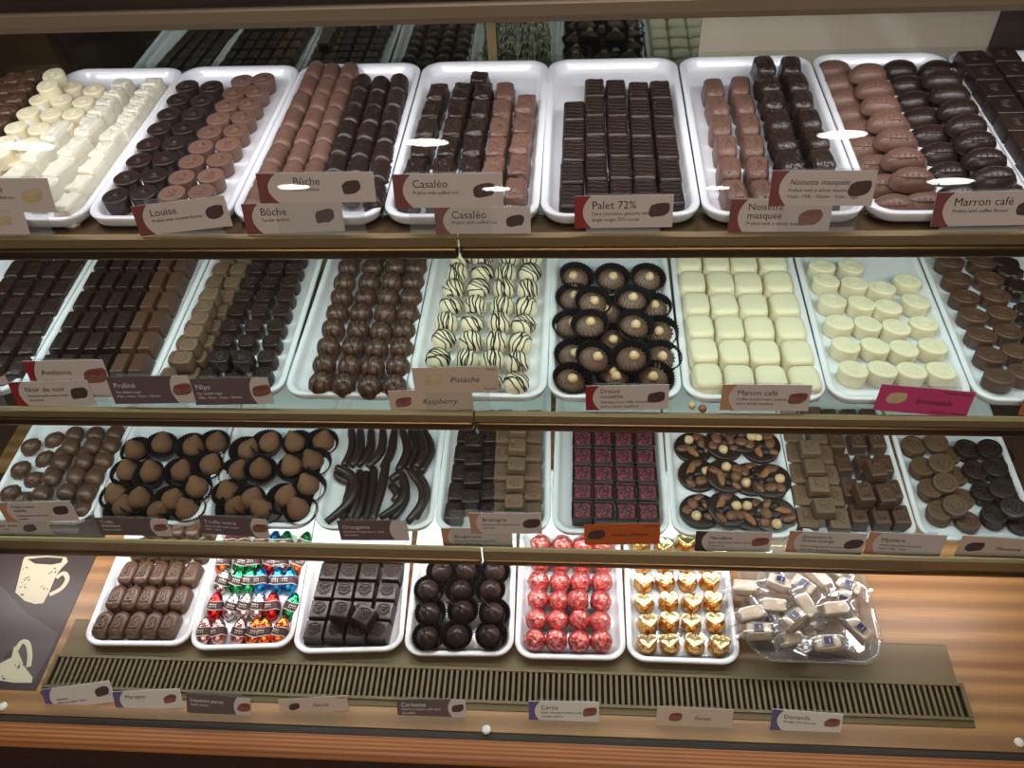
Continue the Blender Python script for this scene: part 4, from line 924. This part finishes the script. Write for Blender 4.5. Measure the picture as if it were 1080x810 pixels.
def card(bl, br, tl, y, kind, title, subs, pic, label, band='maroon', ts=.0105, tyf=.60, tilt=None, holder=None, hx=(.12, .88), shelfz=None):
    if y is None: y = (onz(bl, DECK).y+onz(br, DECK).y)/2+.001
    if tilt is None: tilt = 18 if y > .64 else 15 if y > .6 else 12
    tx = math.radians(tilt)
    A, B = ony(bl, y), ony(br, y)
    w = (B-A).length; yaw = math.atan2(0, 1)
    roll = math.atan2(B.z-A.z, (B-A).x)
    c = (A+B)/2
    up = Vector((0, math.sin(tx), math.cos(tx))); nrm = Vector((1, 0, 0)).cross(up)
    d = ray(tl); t = (A-EYE).dot(nrm)/d.dot(nrm); T = EYE+d*t
    h = (T-A).dot(up); sh = 0.
    h = max(.018, min(.052, h))
    e = link('price_card', None, None, c, (-tx, 0, 0)); e.empty_display_size = .01
    e.rotation_mode = 'XYZ'
    e.rotation_euler = (Matrix.Rotation(-tx, 3, 'X') @ Matrix.Rotation(-roll, 3, 'Y')).to_euler()
    tag(e, label, 'price card', 'price cards in front of the trays')
    bg = {'A': 'card', 'W': 'cardw', 'B': 'brownp', 'C': 'cardb', 'P': 'pinkp', 'O': 'orangep'}[kind]
    part2d('card', bg, [(-w/2, 0), (w/2, 0), (w/2, h), (-w/2, h)], -.0006, 0, e)
    ink = 'ink'
    x0 = -w/2+.175*w
    if kind in 'AW':
        part2d('colour_band', band, [(-w/2, 0)]+[(-w/2+w*(.085+.085*((k/8*2-1)**2)), h*k/8) for k in range(9)]+[(-w/2, h)], .00002, .0002, e)
    if kind == 'B':
        ink = 'inkw'; r_ = .2
        part2d('pale_panel', 'card', [(w/2, 0)]+[(w/2-w*(.20+.06*(1-(k/8*2-1)**2)), h*k/8) for k in range(9)]+[(w/2, h)], .00002, .0002, e); x0 = -w/2+.06*w
    ps_, px, py = pic
    if ps_:
        bm = bmesh.new(); rr = random.Random(title); R_ = h*.25
        o_ = []
        for k in range(14):
            a_ = 2*PI*k/14; o_.append((px*w+R_*1.25*math.copysign(abs(math.cos(a_))**.7, math.cos(a_))+rr.uniform(-.0006, .0006), h*py+R_*.85*math.copysign(abs(math.sin(a_))**.7, math.sin(a_))+.25*R_*math.cos(a_)+rr.uniform(-.0006, .0006)))
        flat(bm, o_, .0002, .0004); pp = link('printed_picture', upright(finish(bm, 'printed_picture', ps_, False)), e)
        bm = bmesh.new(); mx_, my_ = px*w, h*py
        flat(bm, [(mx_-R_*1.1, my_+R_*.25), (mx_+R_*.3, my_+R_*.05), (mx_+R_*1.2, my_+R_*.55), (mx_-R_*.1, my_+R_*.82)], .0004, .0005)
        link('printed_highlight', upright(finish(bm, 'printed_highlight', {'pdark': 'dkbrownp', 'pmilk': 'maroon', 'pwhite': 'cardb'}[ps_], False)), pp)
    if title:
        if kind in 'CPO':
            me = textmesh(title, ts, ink, .35, 'CENTER'); tx_, ty_ = .10*w, h*.40
        else:
            me = textmesh(title, ts, ink, .3 if title in ('Noisette masquée', 'Mendiant') else 0.); tx_, ty_ = x0, h*tyf
        n_l = title.count('\n')
        if n_l: ty_ = h*.70
        me.transform(Matrix.Translation((tx_, ty_, .0003))); link('title_lettering', upright(me), e)
    yy = h*(tyf-.20 if not title.count('\n') else .28)
    for k, s_ in enumerate(subs):
        if kind in 'CPO':
            me = textmesh(s_, .0042, ink, .3, 'RIGHT'); me.transform(Matrix.Translation((w*.47, h*.84 if k == 0 else h*.08, .0003)))
        else:
            me = textmesh(s_, .0046, ink); me.transform(Matrix.Translation((x0, yy-k*.0056, .0003)))
        link('small_lettering', upright(me), e)
    # clear acrylic holder behind the card
    if holder is not None:
        zs = shelfz; drop_ = (c.z-zs)/math.cos(tx)
        x_a, x_b = -w/2+hx[0]*w, -w/2+hx[1]*w
        bm = bmesh.new()
        def sheet(x0_, x1_, pr_):
            a_ = [bm.verts.new((x0_, q[0], q[1])) for q in pr_]; b_ = [bm.verts.new((x1_, q[0], q[1])) for q in pr_]
            n_ = len(pr_)
            for i in range(n_): bm.faces.new((a_[i], a_[(i+1) % n_], b_[(i+1) % n_], b_[i]))
            bm.faces.new(a_[::-1]); bm.faces.new(b_)
        s_, c_ = math.sin(tx), math.cos(tx)
        def W_(u, v): return (u*c_+v*s_, -u*s_+v*c_)      # u towards the back, v up along the card
        L_ = -drop_+.0012
        foot = W_(.0008, L_)
        pr_ = [W_(.0008, h+.0012), W_(.0022, h+.0012), W_(.0022, L_+.001), (foot[0]+.008, foot[1]+.0006), (foot[0]+.008, foot[1]-.0008), (foot[0]-.001, foot[1]-.0008)]
        sheet(x_a, x_b, pr_)
        hl = link('card_holder', finish(bm, 'card_holder', 'acrylic', False), None, c, (0, 0, 0))
        tag(hl, 'clear acrylic stand holding the '+holder, 'card holder', 'acrylic card holders')
    return e
Y1, Y1b, Y2, Y2b, Y3, Y3b, Y4 = .646, .6535, .609, .6145, .5755, .5805, None
S1, S2, S3, S4 = SHELF[1], SHELF[2], SHELF[3], DECK
pr_ = lambda x, y=.5: (x, y)
D, K, W3, N = 'pdark', 'pmilk', 'pwhite', None
card((-42, 224), (60, 224), (-43, 188), Y1b, 'A', 'Casaléo', ['Praliné with puffed rice'], (W3, .30, .5), 'white card picturing a pale square, upper one at the far left of the top shelf', holder='upper card at the top shelf end', shelfz=S1)
card((-75, 247), (32, 247), (-75, 224), Y1, 'A', '', [], (W3, .30, .62), 'white card picturing a pale square, lower one at the far left of the top shelf', holder='lower card at the top shelf end', shelfz=S1)
card((149.5, 248.5), (245, 239), (142, 217), Y1, 'A', 'Louise', ['Praliné with caramel flavour'], (D, .36, .52), 'tilted white card with maroon edge in front of the round praline tray', holder='tilted card by the round pralines', shelfz=S1)
card((275, 214.5), (397, 213), (272, 183), Y1b, 'A', '     Bûche', ['         Tender praliné'], (D, .30, .5), 'upper of two white cards in front of the log tray', holder='upper card by the logs', shelfz=S1)
card((261, 247), (364, 244), (260, 215), Y1, 'A', 'Bûche', ['Tender praliné'], (D, .32, .52), 'lower of two white cards in front of the log tray', holder='lower card by the logs', shelfz=S1)
card((417, 219.5), (531, 218), (416, 184), Y1b, 'A', 'Casaléo', ['Praliné with puffed rice'], (D, .33, .5), 'upper of two white cards in front of the rough square tray', holder='upper card by the rough squares', shelfz=S1)
card((460, 248), (560, 247), (457, 219), Y1, 'A', 'Casaléo', ['Praliné with puffed rice'], (D, .34, .5), 'lower of two white cards in front of the rough square tray', holder='lower card by the rough squares', shelfz=S1)
card((606, 241), (709, 239.5), (605, 207), Y1, 'A', 'Palet 72%', ['Dark chocolate ganache with', 'single origin 72% cocoa'], (D, .36, .55), 'white card with red edge in front of the rippled bar tray', 'redp', holder='red-edged card by the rippled bars', shelfz=S1)
card((810, 217), (919, 217), (811, 180), Y1b, 'A', 'Noisette masquée', ['Praliné with a whole hazelnut', 'Nuts - Milk - Gluten - Soya - Eggs'], (D, .36, .5), 'upper of two white cards in front of the drizzled square tray', ts=.0072, holder='upper card by the drizzled squares', shelfz=S1)
card((767, 247.5), (873, 248), (767, 210), Y1, 'A', 'Noisette\nmasquée', ['Praliné with a whole hazelnut'], (K, .30, .5), 'lower of two white cards in front of the drizzled square tray', ts=.0090, holder='lower card by the drizzled squares', shelfz=S1)
card((981, 239), (1094, 237), (985, 203), Y1, 'A', 'Marron café', ['Praliné with coffee flavour'], (D, .38, .5), 'white card with maroon edge in front of the ridged oval tray', holder='card by the ridged ovals', shelfz=S1)
# second shelf
card((-90, 408), (9, 406), (-92, 380), Y2, 'A', '', [], (D, .42, .5), 'white card cut off at the far left of the second shelf', 'redp', holder='card at the second shelf end', shelfz=S2)
card((39, 417), (121, 416), (35, 381), Y2b, 'A', 'Avelanne', ['Gianduja with milk chocolate', 'and hazelnut cream'], (K, .35, .55), 'white red-edged card, upper of two by the smooth bar tray', 'redp', ts=.0098, holder='upper card by the smooth bars', shelfz=S2)
card((20, 429.5), (102, 428), (16, 403), Y2, 'A', 'Noir de noir', ['Ganache with intense dark', 'chocolate'], (D, .34, .5), 'white red-edged card, lower of two by the smooth bar tray', 'redp', ts=.0094, holder='lower card by the smooth bars', shelfz=S2)
card((122, 426), (207, 425), (118, 397.5), Y2, 'B', 'Praliné', ['No added sugar', 'Milk - Nuts - Soya - Gluten'], (K, .38, .5), 'plum card with white lettering in front of the smooth bar tray', ts=.0092, holder='plum card by the smooth bars', shelfz=S2)
card((207, 427), (289, 426), (203, 399.5), Y2, 'B', 'Nips', ['No added sugar', 'Milk - Nuts - Soya - Gluten'], (K, .38, .5), 'plum card with white lettering in front of the clover tray', ts=.0092, holder='plum card by the clover pralines', shelfz=S2)
card((438, 414.5), (527, 413), (435, 388), Y2b, 'C', 'Pistache', ['Fruits', 'Pistachio'], (W3, -.26, .5), 'beige script card picturing a pale ball, by the white truffle tray', ts=.0098, holder='beige script card by the white truffles', shelfz=S2)
card((413, 436), (500, 435), (411, 412), Y2, 'C', 'Raspberry', ['', 'Ganache'], (K, -.33, .5), 'beige script card picturing a dark ball, by the dark truffle tray', ts=.0095, holder='beige script card by the dark truffles', shelfz=S2)
card((618, 432.5), (705, 431.5), (617, 407), Y2, 'A', 'Dressé\nnoisette', ['Gianduja from milk chocolate', 'with a whole hazelnut'], (D, .35, .5), 'white red-edged card in front of the rosette tray', 'redp', ts=.0075, holder='card by the rosettes', shelfz=S2)
card((759, 432.5), (852, 433.5), (761, 405.5), Y2, 'A', 'Manon café', ['Coffee buttercream, praliné', 'and a whole hazelnut'], (K, .36, .5), 'white tan-edged card in front of the white square tray', 'tanp', ts=.0092, holder='card by the white squares', shelfz=S2)
card((921, 433), (1018, 440), (927, 406), Y2, 'P', 'Immuable', ['Pralinée - Vanilla', 'Strawberry - Rhubarb'], (W3, -.30, .55), 'bright pink tilted card in front of the white oval tray', ts=.0098, holder='pink card by the white ovals', shelfz=S2)
card((1074, 438), (1160, 440), (1076, 421), Y2, 'O', '', [], (N, 0, 0), 'orange card cut off by the dark oval tray', holder='orange card by the dark ovals', shelfz=S2)
# third shelf
card((8, 550.5), (84, 549.5), (3, 530), Y3b, 'A', 'Petit coeur\nvanille', ['Vanilla buttercream and', 'caramel'], (D, .32, .55), 'white tan-edged card, upper of two by the heart tray', 'tanp', ts=.0072, holder='upper card by the hearts', shelfz=S3)
card((-25, 566), (57, 565.5), (-28, 549), Y3, 'A', 'Petit coeur yuzu', ['Milk - Nuts - Soya'], (D, .25, .5), 'white tan-edged card, lower of two by the heart tray', 'tanp', ts=.0072, holder='lower card by the hearts', shelfz=S3)
card((107, 564), (182, 565.5), (103, 546), Y3, 'B', 'Truffe\nclassique', ['Cocoa truffle'], (K, .38, .5), 'plum card in front of the leftmost cocoa truffle tray', ts=.0072, holder='plum card by the leftmost cocoa truffles', shelfz=S3)
card((214, 563), (285, 567), (212, 543.5), Y3, 'B', 'Truffe noire', ['Dark truffle with cocoa', 'Milk - Soya'], (K, .38, .5), 'plum card in front of the second cocoa truffle tray', ts=.0085, holder='plum card by the second cocoa truffles', shelfz=S3)
card((360, 569.5), (432, 570), (358, 549), Y3, 'B', 'Orangette', ['Candied orange peel in dark', 'chocolate'], (N, 0, 0), 'plum card in front of the peel stick tray', ts=.0085, holder='plum card by the peel sticks', shelfz=S3)
card((497, 562.5), (572, 563), (497, 541), Y3b, 'A', 'Bretagne', ['Praliné with salted butter', 'caramel'], (D, .36, .5), 'white tan-edged card, upper of two by the swirl square tray', 'tanp', ts=.0085, holder='upper card by the swirl squares', hx=(-.28, .75), shelfz=S3)
card((468, 577), (541, 577.5), (467, 557), Y3, 'A', 'Bergamote', ['Bergamot flavoured ganache', 'Nuts - Milk - Soya'], (N, 0, 0), 'white tan-edged card, lower of two by the swirl square tray', 'tanp', ts=.0078, tyf=.50, holder='lower card by the swirl squares', shelfz=S3)
card((617, 574.5), (696, 574), (617, 553), Y3, 'O', "Aube d'Hiver", ['Framboise', ''], (D, -.34, .5), 'orange script card in front of the raspberry tray', ts=.0088, holder='orange card by the raspberry cups', shelfz=S3)
card((732, 580.5), (811, 582), (732, 560), Y3, 'A', 'Mendiant', ['Dark chocolate with nuts &', 'dried fruits'], (K, .36, .5), 'white dark-edged card in front of the nut disc tray', 'dkbrownp', ts=.0075, holder='card by the nut discs', shelfz=S3)
card((828, 582), (908, 585), (830, 560), Y3, 'A', 'Alexandre le\nGrand orange', ['Dark orange ganache coated', 'with dark chocolate'], (D, .36, .5), 'white tan-edged card under the tan loop-marked squares', 'tanp', ts=.0070, holder='card under the tan squares', shelfz=S3)
card((910, 584), (990, 587.5), (912, 561), Y3, 'A', 'Mystère', ['Praliné flavoured chocolate', 'Nuts - Milk - Soya'], (N, 0, 0), 'white tan-edged card under the embossed milk blocks', 'tanp', ts=.0088, holder='card under the milk blocks', shelfz=S3)
card((1006, 586.5), (1092, 591), (1009, 565), Y3, 'C', 'Florence', ['Noir', ''], (D, -.30, .5), 'beige script card in front of the coin tray', ts=.0085, holder='beige card by the coins', shelfz=S3)
# bottom row
card((53, 746), (121, 743), (46, 724), Y4, 'W', '', ['Gianduja', 'Milk chocolate - Nuts', 'Soya'], (D, .35, .55), 'white violet-edged card below the oblong tray', 'violet', tilt=32, holder='violet-edged card at the ledge end', shelfz=S4)
card((124, 748), (193, 748), (118, 728), Y4, 'W', 'Marzipan', [''], (K, .33, .5), 'white violet-edged card second from left on the ledge', 'violet', ts=.0078, tilt=32, holder='violet-edged marzipan card', shelfz=S4)
card((197, 752), (265, 756), (193, 731.5), Y4, 'B', 'Liqueurs pures', ['Liquid centre'], (K, .40, .5), 'plum card on the ledge below the foil egg tray', ts=.0075, tilt=32, holder='plum card on the ledge below the eggs', shelfz=S4)
card((297, 752), (368, 751.5), (290, 736), Y4, 'C', 'Favorie', ['Praliné', ''], (D, -.28, .5), 'beige card on the ledge below the thick square tray', ts=.0072, tilt=32, holder='beige card on the ledge below the thick squares', shelfz=S4)
card((420, 755.5), (492, 757), (417, 737), Y4, 'B', 'Cerisette', ['Cherry in liqueur with dark', 'chocolate'], (D, .38, .5), 'plum card on the ledge below the cherry tray', ts=.0085, tilt=32, holder='plum card on the ledge below the cherries', shelfz=S4)
card((558, 760), (632, 762), (557, 739), Y4, 'W', 'Cerise', ['Dark chocolate praline with', 'morello cherry'], (K, .37, .5), 'white violet-edged card on the ledge below the red ball tray', 'violet', ts=.0085, tilt=32, holder='card on the ledge below the red balls', shelfz=S4)
card((692, 765.5), (772, 769), (692, 745), Y4, 'C', 'Forest', [], (K, -.25, .5), 'beige card on the ledge below the gold heart tray', ts=.0078, tilt=32, holder='beige card on the ledge below the gold hearts', shelfz=S4)
card((812, 770), (886, 774), (813, 748.5), Y4, 'W', 'Diamanda', ['Nougat with almonds'], (K, .36, .55), 'white card on the ledge below the wrapped nougat tub', 'violet', ts=.0080, tilt=32, holder='card on the ledge below the nougat', shelfz=S4)
# loose nuts between the trays of the second shelf
for i, (p, m_) in enumerate((((730, 427.5), 'nut'), ((741, 431), 'almond'))):
    q = onz(p, SHELF[2]+.004)
    o = link('loose_nut', nutmesh(.0046, m_, s=i+3), None, (q.x, q.y, SHELF[2]+.0042)); tag(o, ('pale hazelnut' if i == 0 else 'brown nut')+' lying loose on the second shelf between trays', 'nut', 'loose nuts')
# ================================================================ LIGHT
def area(name, loc, aim, size, energy, color):
    l = bpy.data.lights.new(name, 'AREA'); l.shape = 'RECTANGLE'; l.size, l.size_y = size; l.energy = energy; l.color = color
    o = bpy.data.objects.new(name, l); COL.objects.link(o); o.location = loc
    o.rotation_euler = (Vector(aim)-Vector(loc)).to_track_quat('-Z', 'Y').to_euler(); return o
XC = (XL+XR)/2
LW = XR-XL-.04
area('led_top', (XC, .73, BZ-.004), (XC, .80, SHELF[1]), (LW, .03), 2.7, (.96, .96, 1.))
area('led_second', (XC, RY[1]+.022, SHELF[1]-.014), (XC, .72, SHELF[2]), (LW, .012), 1.8, (.80, 1., .95))
area('led_third', (XC, RY[2]+.022, SHELF[2]-.014), (XC, .66, SHELF[3]), (LW, .012), 1.5, (.80, 1., .95))
area('led_bottom', (XC, RY[3]+.075, SHELF[3]-.012), (XC, .66, DECK), (LW, .012), 3.4, (1., .95, .93))
area('room_light', (.1, -1.1, 2.62), (0, .6, CAMZ-.8), (2.2, 1.4), 44, (1., .86, .72))
# pendant lamps of the shop, behind the viewer; the glass shows them as bright streaks
m, nt, out = mat('lamp_glow'); em = node(nt, 'ShaderNodeEmission'); em.inputs[0].default_value = (1, .96, .9, 1); em.inputs[1].default_value = 34; nt.links.new(em.outputs[0], out.inputs[0]); M['lamp'] = m
n = Vector((0, -(GT-GB).z, (GT-GB).y)).normalized()
bm = bmesh.new(); bmesh.ops.create_uvsphere(bm, u_segments=24, v_segments=12, radius=1)
LAMPM = finish(bm, 'pendant_lamp', 'lamp')
for i, (p, wd) in enumerate((((30, 154), 44), ((310, 197), 32), ((450, 150), 46), ((524, 199), 30), ((757, 198), 24), ((888, 142), 46), ((1002, 191), 40))):
    d = ray(p); t = (GB-EYE).dot(n)/d.dot(n); H = EYE+d*t; d = d.normalized(); rf = d-2*d.dot(n)*n
    dist = 4.2; Q = H+rf*dist; s_ = wd/F_PX*(dist+(H-EYE).length)*.5
    o = link('pendant_lamp', LAMPM, None, Q); o.scale = (s_, s_*.9, s_*.14)
    link('cord', boxmesh('cord', 'gasket', -.004, .004, -.004, .004, .9, (2.68-Q.z)/o.scale[2]), o).scale = (1/s_, 1/s_, 1)
    tag(o, 'flat glowing ceiling lamp in the shop behind the viewer, %s from left' % ORD[i], 'lamp', 'shop ceiling lamps')
struct('floor_2', boxmesh('shop_floor', 'panelw', -6, 6, -6, .36, -.05, 0))
struct('ceiling', boxmesh('ceiling', 'cardb', -6, 6, -6, 1.6, 2.7, 2.75))
struct('wall_shop', boxmesh('shop_wall', 'panelw', -6, 6, -6.05, -6, 0, 2.7))
w = bpy.data.worlds.new('shop'); SC.world = w; w.use_nodes = True
bg = w.node_tree.nodes['Background']; bg.inputs[0].default_value = (.36, .30, .25, 1); bg.inputs[1].default_value = .30
# ================================================================ CAMERA
cam = bpy.data.cameras.new('camera'); co = bpy.data.objects.new('camera', cam); COL.objects.link(co); SC.camera = co
cam.sensor_fit = 'HORIZONTAL'; cam.sensor_width = 36; cam.lens = 36*F_PX/1080; cam.clip_start = .01
R3 = Matrix((CR, CU, -CF)).transposed()
co.matrix_world = Matrix.Translation(EYE) @ R3.to_4x4()
SC.view_settings.view_transform = 'Standard'; SC.view_settings.look = 'None'; SC.view_settings.gamma = 1; SC.view_settings.use_curve_mapping = False
SC.view_settings.exposure = 0.0
SC.cycles.use_denoising = True
SC.cycles.max_bounces = 10; SC.cycles.transparent_max_bounces = 24; SC.cycles.caustics_reflective = False; SC.cycles.caustics_refractive = False
SC.cycles.sample_clamp_indirect = 4
